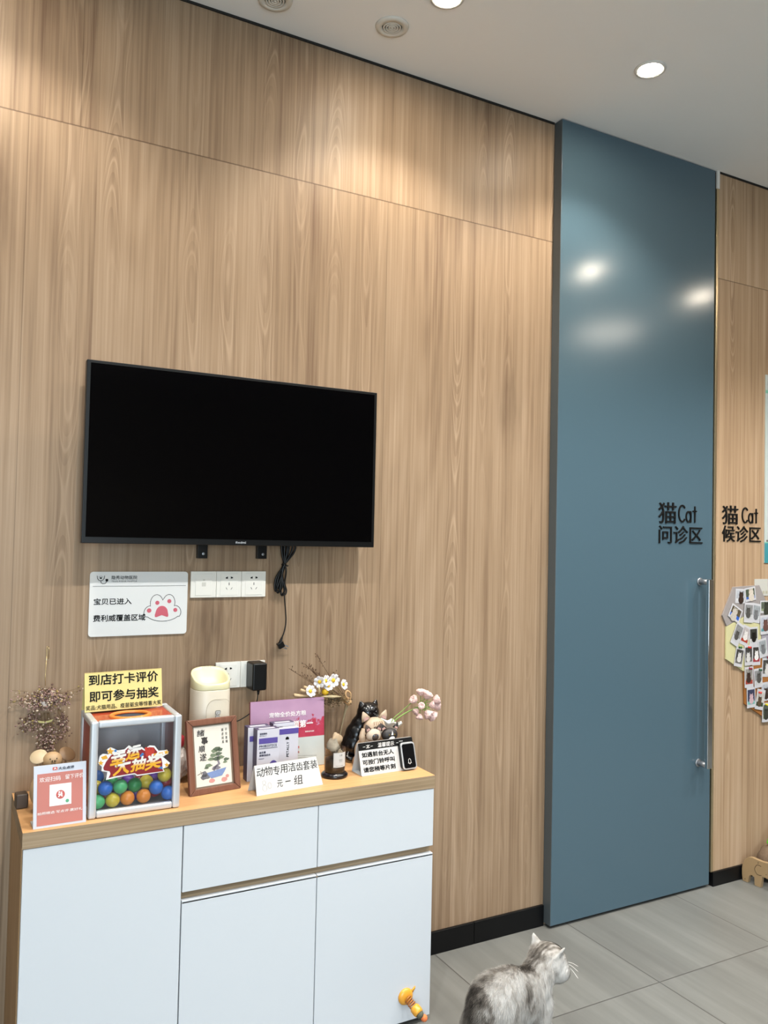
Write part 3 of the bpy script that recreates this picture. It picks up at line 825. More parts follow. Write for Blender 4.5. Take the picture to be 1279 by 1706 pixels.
# ------------------------------------------------------------------ lucky draw box and its balls
BX, BY, BW, BD, BH = 0.371, -0.3325, 0.2465, 0.182, 0.2605
M_red = mat('red_panel', '#a3382c', 0.3, noise=0.03, nscale=6)
M_redtop = mat('red_top_panel', '#b4472f', 0.2, noise=0.03, nscale=6)
db = thing('draw_box', 'red prize draw box in an aluminium frame half full of coloured balls', 'box', (BX, BY, Z0), 0.0)
e_ = 0.0105
fr = MB()
for (x, y) in ((0, 0), (BW - 2 * e_, 0), (0, BD - 2 * e_), (BW - 2 * e_, BD - 2 * e_)):
    MB().box(x, x + 2 * e_, y, y + 2 * e_, 0, BH).build('frame_post', M_metal, db, bevel=0.006, seg=4)
for y in (0, BD - 2 * e_):
    for z in (0, BH - 1.9 * e_):
        MB().box(2 * e_, BW - 2 * e_, y + 0.001, y + 2 * e_ - 0.001, z + 0.0006, z + 1.9 * e_ - 0.0006).build('frame_rail', M_metal, db, bevel=0.005, seg=3)
for x in (0, BW - 2 * e_):
    for z in (0, BH - 1.9 * e_):
        MB().box(x + 0.001, x + 2 * e_ - 0.001, 2 * e_, BD - 2 * e_, z + 0.0006, z + 1.9 * e_ - 0.0006).build('frame_rail', M_metal, db, bevel=0.005, seg=3)
MB().box(0.005, 0.008, 0.012, BD - 0.012, 0.012, BH - 0.012).build('side_panel', M_red, db, label='red left side panel')
MB().box(BW - 0.008, BW - 0.005, 0.012, BD - 0.012, 0.012, BH - 0.012).build('side_panel', M_red, db, label='red right side panel')
MB().box(0.012, BW - 0.012, BD - 0.009, BD - 0.006, 0.012, BH - 0.012).box(0.009, BW - 0.009, 0.012, BD - 0.012, 0.006, 0.010).build('back_panel', mat('grey_panel', '#c3c4c7', 0.4, noise=0.02), db)
# top panel with a round opening
tpn = MB(); cx, cyy, r = 0.1165, 0.066, 0.049
n = 48; vs = []; fs = []
hw, hd_ = (BW - 0.024) / 2, (BD - 0.024) / 2
ccx, ccy = BW / 2, BD / 2
for z in (BH - 0.008, BH - 0.005):
    for i in range(n):
        a = 2 * PI * i / n
        vs.append((cx + r * math.cos(a), cyy + r * 0.82 * math.sin(a), z))
    for i in range(n):
        a = 2 * PI * i / n
        dx, dy = math.cos(a), math.sin(a)
        tx = ((ccx + hw if dx > 0 else ccx - hw) - cx) / dx if abs(dx) > 1e-9 else 1e9
        ty = ((ccy + hd_ if dy > 0 else ccy - hd_) - cyy) / dy if abs(dy) > 1e-9 else 1e9
        tt = min(tx, ty)
        vs.append((cx + tt * dx, cyy + tt * dy, z))
for i in range(n):
    j = (i + 1) % n
    fs += [(i, j, n + j, n + i), (2 * n + i, 3 * n + i, 3 * n + j, 2 * n + j), (i, 2 * n + i, 2 * n + j, j)]
tpn.add(vs, fs).build('top_panel', M_redtop, db)
rg = MB()
ringp = [(0.046, 0.0), (0.046, 0.004), (0.049, 0.0062), (0.055, 0.0062), (0.058, 0.004), (0.0585, 0.0)]
rg.lathe(ringp, (cx, cyy, BH - 0.005), 48, sx=1.0, sy=0.82)
rg.f = rg.f[:-2] if False else [f for f in rg.f if len(f) == 4]; rg.mi = [0] * len(rg.f)
rg.build('ring', mat('orange_ring', '#f08a3c', 0.25, noise=0.02), db, smooth=True)
# clear front sheet
Bm = NB('smoky_acrylic')
mx = Bm.n('ShaderNodeMixShader'); tr = Bm.n('ShaderNodeBsdfTransparent'); gl = Bm.n('ShaderNodeBsdfGlossy')
tr.inputs[0].default_value = (0.94, 0.94, 0.95, 1); gl.inputs['Roughness'].default_value = 0.08; gl.inputs[0].default_value = (1, 1, 1, 1)
frn = Bm.n('ShaderNodeLayerWeight'); frn.inputs[0].default_value = 0.5
Bm.l(Bm.math('MULTIPLY_ADD', Bm.math('POWER', frn.outputs['Facing'], 4.0), 0.55, 0.04), mx.inputs[0]); Bm.l(tr.outputs[0], mx.inputs[1]); Bm.l(gl.outputs[0], mx.inputs[2])
Bm.l(mx.outputs[0], Bm.nt.nodes['Material Output'].inputs[0])
M_clear = Bm.m
MB().box(0.012, BW - 0.012, 0.0068, 0.0088, 0.012, BH - 0.012).build('front_sheet', M_clear, db)
# sticker
stk = thing  # (kept as parts of the box)
def bp(px, py):      # sticker drawing grid -> box front
    return (0.0125 + (px - 195) * (0.2215 / 975.0) , 0.028 + (880 - py - (px - 195) * 0.135) * (0.2215 / 975.0) )
SYF = 0.0062
outl = [(240, 350), (255, 265), (290, 235), (350, 240), (340, 180), (375, 155), (430, 175), (460, 190), (540, 175), (590, 125), (640, 155), (745, 140), (775, 165), (840, 118), (900, 120), (950, 180), (1055, 165), (1070, 210), (1000, 250), (1040, 280), (1095, 325), (1060, 375), (1010, 395), (1030, 430), (700, 492), (670, 470), (560, 490), (430, 520), (335, 545), (350, 450), (280, 440), (285, 390)]
def inset(p, s):
    cx = sum(a for a, _ in p) / len(p); cz = sum(b for _, b in p) / len(p)
    return [(cx + (a - cx) * (1 - s), cz + (b - cz) * (1 - s * 1.6)) for a, b in p]
O = [bp(*p) for p in outl]
st_ = MB().prism(O, 0.0005, Matrix.Translation((0, SYF, 0))).build('sticker', M_wink, db, label='white-edged red and yellow sticker')
MB().prism([bp(*p) for p in [(300, 400), (330, 330), (385, 250), (470, 205), (545, 195), (592, 145), (640, 175), (735, 160), (780, 185), (840, 140), (890, 140), (935, 195), (900, 260), (985, 270), (1000, 330), (1000, 390), (1015, 425), (700, 475), (670, 455), (430, 500), (365, 520), (385, 470), (375, 440), (310, 430)]], 0.0005, Matrix.Translation((0, SYF - 0.0005, 0))).build('sticker_ground', mat('sticker_red', '#8f1d22', 0.4, noise=0.05), st_)
M_gold = mat('sticker_yellow', '#e8aa2a', 0.4, noise=0.06, nscale=60)
Bg = NB('sticker_gold_to_white')
tcg = Bg.n('ShaderNodeTexCoord'); spg = Bg.n('ShaderNodeSeparateXYZ'); Bg.l(tcg.outputs['Generated'], spg.inputs[0])
Bg.l(Bg.mix(Bg.step(spg.outputs[2], 0.40, 0.62), lin('#efb02a'), lin('#eeeae2')), Bg.b.inputs['Base Color']); Bg.b.inputs['Roughness'].default_value = 0.4
def stx(body, a, b, w, h, bold=0.035, y=SYF - 0.0008, sh=0.2):
    p = bp(a, b); mb = MB(); mb.text(body, (p[0], y, p[1]), (1, 0, 0.12), UZ, w, h, bold=bold, shear=sh, ext=0.0004)
    mb.build('sticker_character', Bg.m, st_)
stx('幸', 375, 415, 0.043, 0.046); stx('运', 550, 318, 0.043, 0.038)
stx('大', 410, 505, 0.048, 0.044); stx('抽', 615, 450, 0.043, 0.038); stx('奖', 785, 430, 0.050, 0.043)
tri = lambda a, b, s: [bp(a + s * math.cos(R(90 + i * 36)) * (1 if i % 2 == 0 else .42), b - s * math.sin(R(90 + i * 36)) * (1 if i % 2 == 0 else .42)) for i in range(10)]
s2 = MB().prism(tri(590, 188, 22), 0.0004, Matrix.Translation((0, SYF - 0.0009, 0)))
s2.build('sticker_star', M_wink, st_)
s3 = MB()
for a, b, s in ((375, 205, 50), (1045, 195, 36), (1055, 350, 34), (270, 345, 36)):
    s3.prism(tri(a, b, s), 0.0004, Matrix.Translation((0, SYF - 0.0004, 0)))
s3.prism([bp(*p) for p in ((270, 275), (330, 250), (350, 290), (290, 305))], 0.0004, Matrix.Translation((0, SYF - 0.0004, 0)))
s3.prism([bp(*p) for p in ((890, 215), (1000, 195), (1010, 225), (900, 250))], 0.0004, Matrix.Translation((0, SYF - 0.0008, 0)))
s3.build('sticker_stars', M_gold, st_)['kind'] = 'stuff'
s4 = MB().prism([bp(*p) for p in ((780, 180), (900, 165), (890, 240), (800, 255))], 0.0004, Matrix.Translation((0, SYF - 0.0008, 0)))
for a in (800, 835, 870):
    s4.prism([bp(a + x, 160 + y) for x, y in circ(22, 10)], 0.0004, Matrix.Translation((0, SYF - 0.0009, 0)))
s4.build('sticker_gift', mat('gift_red', '#c6392b', 0.4, noise=0.1, nscale=90), st_)
for a, b in ((435, 195), (755, 225), (740, 245), (990, 385), (960, 380)):
    MB().prism([bp(a + x, b + y) for x, y in circ(16, 8)], 0.0004, Matrix.Translation((0, SYF - 0.0007, 0))).build('sticker_dot', mat('sticker_blue', '#3f7fc0', 0.4, noise=0.05), st_)

BALLS = [('lightgreen', 0.3995, -0.3025, 0.8225), ('yellow', 0.4389, -0.3025, 0.8225), ('orange', 0.4783, -0.3025, 0.8225), ('orange', 0.5224, -0.3025, 0.8225), ('blue', 0.4189, -0.3025, 0.8568), ('lightgreen', 0.4584, -0.3025, 0.8567), ('green', 0.5003, -0.2869, 0.8512), ('blue', 0.5564, -0.3025, 0.8423), ('blue', 0.5905, -0.3025, 0.8225), ('yellow', 0.5361, -0.2698, 0.8506), ('yellow', 0.5803, -0.2986, 0.8734), ('blue', 0.4069, -0.2348, 0.8695), ('yellow', 0.3995, -0.2687, 0.851), ('green', 0.4415, -0.2579, 0.8584), ('purple', 0.4893, -0.2491, 0.8539), ('red', 0.5905, -0.2712, 0.8468), ('purple', 0.5636, -0.2351, 0.8533), ('purple', 0.5099, -0.2612, 0.8225), ('red', 0.5617, -0.2596, 0.8225), ('red', 0.5285, -0.2229, 0.8398), ('blue', 0.5905, -0.2323, 0.8225), ('red', 0.4267, -0.2648, 0.8225), ('blue', 0.4929, -0.2255, 0.8225), ('green', 0.5687, -0.1995, 0.8225), ('purple', 0.4599, -0.2041, 0.8225), ('red', 0.4172, -0.22, 0.8234)]
BL = ['light green ball at the bottom left corner of the draw box', 'yellow ball in the bottom front row beside the light green corner ball', 'orange ball, left one of the two at the bottom of the draw box', 'orange ball, right one of the two at the bottom of the draw box', 'blue ball resting on the corner light green ball at the left', 'light green ball in the second layer above the yellow one', 'dark green ball in the second layer between light green and yellow', 'blue ball second from the right at the front of the draw box', 'blue ball in the bottom right corner of the draw box', 'olive yellow ball behind the dark green and right orange balls', 'yellow ball on top of the pile at the right', 'blue ball at the back left under the sticker', 'yellow ball against the left side, partly behind the blue one', 'dark green ball behind the light green one in the second layer', 'purple ball under the sticker behind light green and dark green', 'red ball at the right side behind the topmost yellow ball', 'purple ball behind and left of the topmost yellow ball', 'purple ball glimpsed low between the two orange balls', 'red ball glimpsed low behind the right orange ball', 'red ball deep at the back centre of the pile', 'blue ball deep at the back right of the pile', 'red ball glimpsed low behind the yellow bottom ball', 'blue ball deep at the back behind the orange balls', 'green ball deep at the back right below the sticker', 'purple ball deep at the back left of the pile', 'red ball deep in the back left corner']
BC = dict(lightgreen='#58c07c', yellow='#d9c43f', orange='#ea9138', blue='#2f74cf', green='#2f9a55', purple='#6c3fa6', red='#b5283c')
bproto = MB().ball((0, 0, 0), 0.0195, 28, 18)
for (c, x, y, z), lb in zip(BALLS, BL):
    o = bproto.build('plastic_ball', mat('ball_' + c, BC[c], 0.32, spec=0.4, noise=0.015, nscale=25), smooth=True)
    o.location = (x, y, z + 0.0035 - 0.0005)
    tag(o, lb, 'ball', 'coloured balls in the draw box')

# yellow folded notice standing on the box
yn = thing('tent_card', 'pale yellow folded notice standing on top of the red draw box', 'sign', (BX + 0.002, BY + 0.124, Z0 + BH + 0.0004), R(3))
YW, YH = 0.220, 0.110
yl = Matrix.Rotation(R(-10), 4, 'X')
MB().box(0, YW, 0, 0.0012, 0.0005, YH, yl).build('front_leaf', M_yellow, yn)
MB().box(0, YW, -0.0012, 0, 0, YH, Matrix.Translation((0, 0.0415, 0)) @ Matrix.Rotation(R(11.5), 4, 'X')).build('back_leaf', M_yellow, yn)
k = MB()
yz = yl.to_3x3() @ Vector(UZ)
for body, x0, x1, z0, z1, b in (('到店打卡评价', 0.011, 0.209, 0.073, 0.104, 0.022), ('即可参与抽奖', 0.013, 0.210, 0.027, 0.058, 0.022), ('奖品:犬猫用品、疫苗驱虫等惊喜大奖', 0.003, 0.217, 0.005, 0.0185, 0.008)):
    k.text(body, yl @ Vector((x0, -0.0002, z0)), UX, yz, x1 - x0, z1 - z0, bold=b)
k.build('lettering', M_ink, yn)

# ------------------------------------------------------------------ framed bonsai picture
pf = thing('picture_frame', 'brown wooden frame with a bonsai picture and brush writing on the sideboard', 'picture frame', (0.668, -0.2555, Z0), R(7.1))
FW, FH = 0.163, 0.218
fl = Matrix.Rotation(R(-12), 4, 'X')
M_frame = wood('walnut_frame', '#8d6451', '#78503f', '#5a392c', plank=3.0, rough=0.35, contrast=0.6, knots=False)
fb = 0.0185
for a in ([(0, 0), (FW, 0), (FW - fb, fb), (fb, fb)], [(FW, 0), (FW, FH), (FW - fb, FH - fb), (FW - fb, fb)], [(FW, FH), (0, FH), (fb, FH - fb), (FW - fb, FH - fb)], [(0, FH), (0, 0), (fb, fb), (fb, FH - fb)]):
    MB().prism(a, 0.016, fl).build('frame_side', M_frame, pf, bevel=0.0025)
MB().box(fb - 0.002, FW - fb + 0.002, 0.009, 0.014, fb - 0.002, FH - fb + 0.002, fl).build('inner_mount', mat('taupe_mount', '#8a7662', 0.5, noise=0.05), pf)
MB().box(0.060, 0.105, -0.002, 0.002, 0.0, 0.16, Matrix.Translation((0, 0.082, 0.0)) @ Matrix.Rotation(R(12), 4, 'X')).build('back_strut', M_frame, pf)
pw0, pw1, pz0_, pz1_ = 0.0245, FW - 0.0245, 0.0225, FH - 0.0225
pp = MB().box(pw0, pw1, 0.0078, 0.0092, pz0_, pz1_, fl).build('picture', mat('rice_paper', '#dcd5c8', 0.6, noise=0.03, nscale=14), pf)
PWd, PHt = pw1 - pw0, pz1_ - pz0_
def pp_(u, v):   # picture fraction (v from top)
    return (pw0 + u * PWd, pz1_ - v * PHt)
FLM = fl @ Matrix.Translation((0, 0.0074, 0)); uzf = fl.to_3x3() @ Vector(UZ)
cal = MB()
def ft(mb, ch, u, v, w, h, b=0.0, sh=0.0):
    x, z = pp_(u, v + h); mb.text(ch, fl @ Vector((x, 0.0076, z)), UX, uzf, w * PWd, h * PHt, bold=b, ext=0.0003, shear=sh)
ft(cal, '諸', 0.08, 0.05, 0.22, 0.11, 0.014, 0.1); ft(cal, '事', 0.19, 0.175, 0.19, 0.13, 0.03, -0.05); ft(cal, '順', 0.10, 0.32, 0.19, 0.11, 0.016, 0.1); ft(cal, '遂', 0.12, 0.45, 0.20, 0.125, 0.012, 0.1)
cal.build('brush_writing', mat('brush_ink', '#2e2926', 0.7, noise=0.08), pp)
cal = MB()
for i, chs in enumerate('平安喜樂'):
    ft(cal, chs, 0.875, 0.07 + i * 0.068, 0.065, 0.052, 0.0, 0.1)
for i, chs in enumerate('順遂純真'):
    ft(cal, chs, 0.77, 0.07 + i * 0.068, 0.065, 0.052, 0.0, 0.1)
cal.build('small_writing', mat('brush_ink', '#2e2926'), pp)
cal = MB()
for poly in strip([pp_(0.04, 0.80), pp_(0.20, 0.76)], 0.0016) + strip([pp_(0.13, 0.74), pp_(0.20, 0.90)], 0.0012):
    cal.prism(poly, 0.0003, FLM)
cal.build('dragonfly', mat('brush_ink', '#2e2926'), pp)['kind'] = 'stuff'
def blob(mb, u, v, ru, rv, seed, n=18, amp=0.16):
    q = random.Random(seed); pts = []
    ph = [q.uniform(0, 6.28) for _ in range(3)]
    for i in range(n):
        a = 2 * PI * i / n
        k_ = 1 + amp * math.sin(3 * a + ph[0]) * .6 + amp * math.sin(5 * a + ph[1]) * .6
        x, z = pp_(u + ru * k_ * math.cos(a), v - rv * k_ * math.sin(a)); pts.append((x, z))
    mb.prism(pts, 0.0003, FLM)
foli = MB(); foli2 = MB()
for i, (u, v, a, b) in enumerate([(0.62, 0.405, 0.10, 0.035), (0.55, 0.435, 0.10, 0.032), (0.70, 0.425, 0.08, 0.03), (0.52, 0.505, 0.11, 0.03), (0.66, 0.49, 0.09, 0.03), (0.44, 0.565, 0.09, 0.028), (0.60, 0.57, 0.11, 0.035), (0.72, 0.555, 0.09, 0.03), (0.87, 0.60, 0.08, 0.026), (0.36, 0.665, 0.10, 0.028), (0.30, 0.70, 0.06, 0.02), (0.83, 0.645, 0.06, 0.02)]):
    blob(foli if i % 2 else foli2, u, v, a, b, i)
foli.build('pine_foliage', mat('pine_green', '#6f7d63', 0.7, noise=0.25, nscale=220), pp)
foli2.build('pine_foliage', mat('pine_grey', '#55624f', 0.7, noise=0.3, nscale=220), pp)
trn = MB()
for poly in strip([pp_(0.50, 0.765), pp_(0.55, 0.70), pp_(0.66, 0.66), pp_(0.62, 0.58), pp_(0.66, 0.52)], 0.006):
    trn.prism(poly, 0.0003, FLM)
blob(trn, 0.57, 0.72, 0.12, 0.035, 30)
trn.build('trunk', mat('trunk_mauve', '#77727c', 0.7, noise=0.2, nscale=160), pp)
pot = MB().prism([pp_(0.30, 0.785), pp_(0.86, 0.735), pp_(0.80, 0.80), pp_(0.72, 0.865), pp_(0.42, 0.885), pp_(0.35, 0.84)][::-1], 0.0003, FLM @ Matrix.Translation((0, -0.0003, 0)))
pot.build('pot', mat('pot_blue', '#7388b4', 0.6, noise=0.12, nscale=120), pp)
inc = MB(); blob(inc, 0.25, 0.845, 0.13, 0.045, 40); blob(inc, 0.24, 0.80, 0.075, 0.05, 41)
inc.build('censer', mat('censer_grey', '#6b6a70', 0.7, noise=0.25, nscale=200), pp)
for fa in ((0.43, 0.925, 0.085, 0.035, 50), (0.78, 0.935, 0.085, 0.04, 51), (0.87, 0.885, 0.05, 0.03, 52)):
    frt = MB(); blob(frt, *fa, amp=.05); frt.build('fruit', mat('fruit_pink', '#c98d85', 0.6, noise=0.15, nscale=160), pp)

# ------------------------------------------------------------------ cream tower behind the frame
ct = thing('cream_tower', 'cream plastic tower with a slanted glowing rim standing behind the bonsai picture', 'appliance', (0.770, -0.083, Z0))
M_cream = mat('cream_plastic', '#d5cbb8', 0.4, noise=0.01, sub=0.0)
M_creamt = mat('pale_yellow_rim', '#e3dcb2', 0.35, noise=0.01)
def sup(a, b, p, n=40):
    out = []
    for i in range(n):
        t = 2 * PI * i / n; c, s = math.cos(t), math.sin(t)
        out.append((a * math.copysign(abs(c) ** (2 / p), c), b * math.copysign(abs(s) ** (2 / p), s)))
    return out
def rings(mb, rows, n=40, capb=True, capt=True):
    vs = []; fs = []
    for pts in rows:
        vs += pts
    for i in range(len(rows) - 1):
        for k in range(n):
            k2 = (k + 1) % n
            fs.append((i * n + k, i * n + k2, (i + 1) * n + k2, (i + 1) * n + k))
    if capb: fs.append(tuple(reversed(range(n))))
    if capt: fs.append(tuple(range((len(rows) - 1) * n, len(rows) * n)))
    return mb.add(vs, fs)
ea, eb = 0.0605, 0.058
rings(MB(), [[(x * k_, y * k_, z) for x, y in sup(ea, eb, 3)] for k_, z in ((0.97, 0), (1.0, 0.004), (0.99, 0.15), (0.975, 0.281), (0.96, 0.283))]).build('body', M_cream, ct, smooth=True)
sl = 0.36
rim = []
for k_, z in ((0.955, 0.2835), (0.965, 0.286)):
    rim.append([(x * k_, y * k_, z) for x, y in sup(ea, eb, 3)])
for k_, dz in ((0.985, 0.0), (0.965, 0.005), (0.90, 0.005), (0.84, -0.001), (0.70, -0.018), (0.5, -0.032), (0.3, -0.036)):
    rim.append([(x * k_, y * k_, 0.318 + dz + sl * y * (k_ if dz > -0.01 else k_ * 0.8)) for x, y in sup(ea, eb, 2.6)])
rings(MB(), rim).build('rim', M_creamt, ct, smooth=True)
MB().box(-0.016, 0.016, -0.022, -0.014, 0.276, 0.284).build('outlet', mat('outlet_shadow', '#8d866a', 0.6, noise=0.03), ct)
vt_ = MB()
for i in range(5):
    vt_.box(-0.012 + i * 0.006, -0.0105 + i * 0.006, eb * 0.80, eb * 0.84, 0.3395, 0.3425)
vt_.build('indicator_marks', mat('taupe_mark', '#b7ab8c', 0.6, noise=0.03), ct)
grv = MB()
for poly in strip([(-0.027, 0.02), (-0.027, 0.222)] + arcp(0.002, 0.222, 0.029, 0.034, 180, 90, 10) + [(0.030, 0.255)] + arcp(0.030, 0.235, 0.018, 0.020, 80, 30, 5), 0.0012):
    grv.prism(poly, 0.0006, Matrix.Translation((0, -eb - 0.0001, 0)))
grv.build('panel_groove', mat('groove_taupe', '#b8ad98', 0.6, noise=0.03), ct)
bt = MB(); bo = MB()
for bold, mb, y in ((0.13, bo, -eb - 0.0006), (0.05, bt, -eb - 0.0012)):
    latin(mb, 'Ba', (0.0035 if mb is bt else 0.0015, y, 0.219 if mb is bt else 0.2215), (0, 0, -1), (1, 0, 0), 0.013 if mb is bt else 0.017, bold=bold, gap=0.10 if mb is bt else 0.0)
bo2 = bo.build('lettering_outline', mat('mark_grey', '#6a6d68', 0.5, noise=0.03), ct)
bt.build('lettering', M_paper, ct)

# clear bag with a red top between box and frame
bg = thing('plastic_bag', 'clear crumpled bag with a red top between the draw box and the bonsai frame', 'bag', (0.668, -0.075, Z0))
q = random.Random(8)
bag = MB().ball((0, 0, 0.055), (0.042, 0.04, 0.055), 22, 14)
bag.v = [(x + q.uniform(-.003, .003), y + q.uniform(-.003, .003), max(0, z + q.uniform(-.003, .003))) for x, y, z in bag.v]
bag.build('bag', mat('crumpled_film', '#c9bcb2', 0.25, noise=0.35, nscale=45), bg)
MB().lathe([(0.022, 0.105), (0.026, 0.112), (0.026, 0.135), (0.020, 0.140), (0, 0.141)], n=20).build('top', mat('red_cap', '#b5313a', 0.4, noise=0.08), bg, smooth=True)
#PART3
# ------------------------------------------------------------------ pink leaflet board
pk_ = thing('leaflet_board', 'pink and red printed desk board standing behind the purple and white cartons', 'sign', (0.905, -0.095, Z0), R(-1.5))
LB = Matrix.Rotation(R(-4), 4, 'X')
PW_, PH_ = 0.262, 0.226
MB().box(0, PW_, 0, 0.004, 0, PH_, LB).build('board', mat('maroon_edge', '#6d2330', 0.5, noise=0.05), pk_)
MB().box(0.10, 0.16, 0.006, 0.05, 0.0, 0.003).box(0.10, 0.16, 0.048, 0.051, 0, 0.10).build('back_stay', M_paper, pk_)
B = NB('pink_print')
x, y, z = B.xyz()
n1 = B.noise(B.comb(x, y, z), 14.0, 4.0); n2 = B.noise(B.comb(x, y, z), 70.0, 4.0)
pinkc = B.mix(n1, lin('#a5809f'), lin('#c8a0bb'))
edge = B.math('ADD', B.math('SUBTRACT', z, B.math('MULTIPLY_ADD', x, 0.10, 0.128)), B.math('MULTIPLY', B.math('SUBTRACT', n2, 0.5), 0.12))
redm = B.math('MULTIPLY', B.step(edge, 0.006, -0.006), B.step(B.math('ADD', x, B.math('MULTIPLY', n1, 0.04)), 0.13, 0.17))
colr = B.mix(redm, pinkc, B.mix(n2, lin('#a32f45'), lin('#c2485f')))
base = B.step(B.math('ADD', z, 0.0), 0.0985, 0.0975)
pale = B.mix(n1, lin('#bcc4c1'), lin('#cdd2cf'))
B.l(B.mix(base, colr, pale), B.b.inputs['Base Color']); B.b.inputs['Roughness'].default_value = 0.3
MB().box(0.002, PW_, -0.0008, 0.0005, 0.001, PH_, LB).build('print', B.m, pk_)
k = MB(); lz = LB.to_3x3() @ Vector(UZ)
def lt(mb, body, x0, x1, z0, z1, b=0.01):
    mb.text(body, LB @ Vector((x0, -0.0009, z0)), UX, lz, x1 - x0, z1 - z0, bold=b)
lt(k, '宠物全价处方粮', 0.066, 0.196, 0.170, 0.187); lt(k, '额第一', 0.148, 0.221, 0.130, 0.155, 0.02)
lt(k, '数据来源市场调研', 0.193, 0.225, 0.113, 0.118, 0.0)
k.build('lettering', M_wink, pk_)
k = MB(); lt(k, '处方粮', 0.150, 0.172, 0.063, 0.071, 0.02); lt(k, '宠品', 0.160, 0.172, 0.048, 0.054, 0.01)
k.build('small_lettering', mat('coral_ink', '#cf6a63', 0.6, noise=0.03), pk_)
k = MB()
for poly in strip([(0.150, 0.040), (0.235, 0.034)], 0.0006) + strip([(0.150, 0.033), (0.205, 0.0295)], 0.0006):
    k.prism(poly, 0.0005, LB @ Matrix.Translation((0, -0.0011, 0)))
k.build('fine_print', M_gink, pk_)

# ------------------------------------------------------------------ cartons
M_purple = mat('violet_card', '#5a4c9a', 0.45, noise=0.02)
M_dpurple = mat('dark_violet_card', '#4b4560', 0.45, noise=0.04)
M_carton = mat('white_carton', '#d4d2da', 0.4, noise=0.01)
def carton(label, loc, w, d, h, rz, kind):
    t = thing('carton', label, 'box', loc, R(rz), 'small product cartons')
    b = MB()
    b.cur = 0; b.box(0, w, 0, d, 0, h)
    o = b.build('body', [M_dpurple, M_carton], t, bevel=0.0006)
    for p in o.data.polygons:
        if p.normal.y < -0.5:
            p.material_index = 1
    return t
c1 = carton('white and violet carton lettered PROBIOTICS, in front of two like it', (0.882, -0.222, Z0), 0.073, 0.036, 0.168, 0, 'a')
MB().box(0.006, 0.0675, -0.0006, 0.0003, 0.124, 0.141).build('violet_band', M_purple, c1)
k = MB(); latin(k, 'PROBIOTICS', (0.0075, -0.0001, 0.113), UX, UZ, 0.0072, w=0.057, bold=0.03)
k.text('益生菌', (0.008, -0.0001, 0.094), UX, UZ, 0.021, 0.0068, bold=0.02); k.text('宠物洁齿水', (0.008, -0.0001, 0.085), UX, UZ, 0.037, 0.0068, bold=0.02)
k.text('派特莱利', (0.008, -0.0001, 0.152), UX, UZ, 0.024, 0.006, bold=0.02); latin(k, 'PETALLY', (0.008, -0.0001, 0.1465), UX, UZ, 0.0036, w=0.022)
k.box(0.006, 0.0675, -0.0005, 0.0002, 0.1085, 0.1100); k.box(0.006, 0.024, -0.0005, 0.0002, 0.0775, 0.0790)
k.build('lettering', mat('dark_violet_ink', '#34304a', 0.5, noise=0.03), c1)
emb = MB().prism(arcp(0.055, 0.044, 0.0165, 0.026, 0, 180, 16), 0.0005, Matrix.Translation((0, -0.0004, 0)))
emb.build('emblem', M_purple, c1)
ew = MB()
for a in (0.047, 0.053, 0.059):
    ew.prism([(a, 0.0445), (a + 0.004, 0.0445), (a + 0.0035, 0.055), (a + 0.002, 0.058)], 0.0004, Matrix.Translation((0, -0.0007, 0)))
ew.build('emblem_figure', M_wink, c1)['kind'] = 'stuff'
tb = MB().box(0.010, 0.062, 0.008, 0.022, 0.1679, 0.1683); tb.build('top_print', M_carton, c1)
c2 = carton('white and violet carton behind the PROBIOTICS one, at the left', (0.866, -0.181, Z0), 0.074, 0.036, 0.168, 0, 'b')
MB().box(0.010, 0.062, 0.008, 0.022, 0.1679, 0.1683).build('top_print', M_carton, c2)
MB().box(0.006, 0.0675, -0.0006, 0.0003, 0.124, 0.141).build('violet_band', M_purple, c2)
c3 = carton('white and violet carton behind the flat white packet, at the right', (0.957, -0.163, Z0), 0.073, 0.036, 0.168, 0, 'c')
MB().box(0.010, 0.062, 0.008, 0.022, 0.1679, 0.1683).build('top_print', M_carton, c3)
k = MB(); k.text('派特莱利', (0.008, -0.0001, 0.152), UX, UZ, 0.024, 0.006, bold=0.02); k.build('lettering', mat('dark_violet_ink', '#34304a'), c3)
c4 = thing('packet', 'flat white packet with violet ends and upright PETALLY lettering beside the cartons', 'packet', (0.9585, -0.196, Z0), R(0))
MB().box(0, 0.072, 0, 0.022, 0.0, 0.158).build('body', M_carton, c4, bevel=0.001)
MB().box(0.0, 0.072, -0.0006, 0.0003, 0.140, 0.1575).build('violet_end', M_purple, c4)
MB().box(0.0, 0.072, -0.0006, 0.0003, 0.036, 0.046).build('violet_end', M_purple, c4)
k = MB(); latin(k, 'PETALLY', (0.040, -0.0001, 0.068), (0, 0, 1), (-1, 0, 0), 0.0078, w=0.047, bold=0.02)
k.prism(arcp(0.034, 0.125, 0.006, 0.007, -20, 200, 12), 0.0005, Matrix.Translation((0, -0.0004, 0)))
k.build('lettering', M_ink, c4)['kind'] = 'stuff'

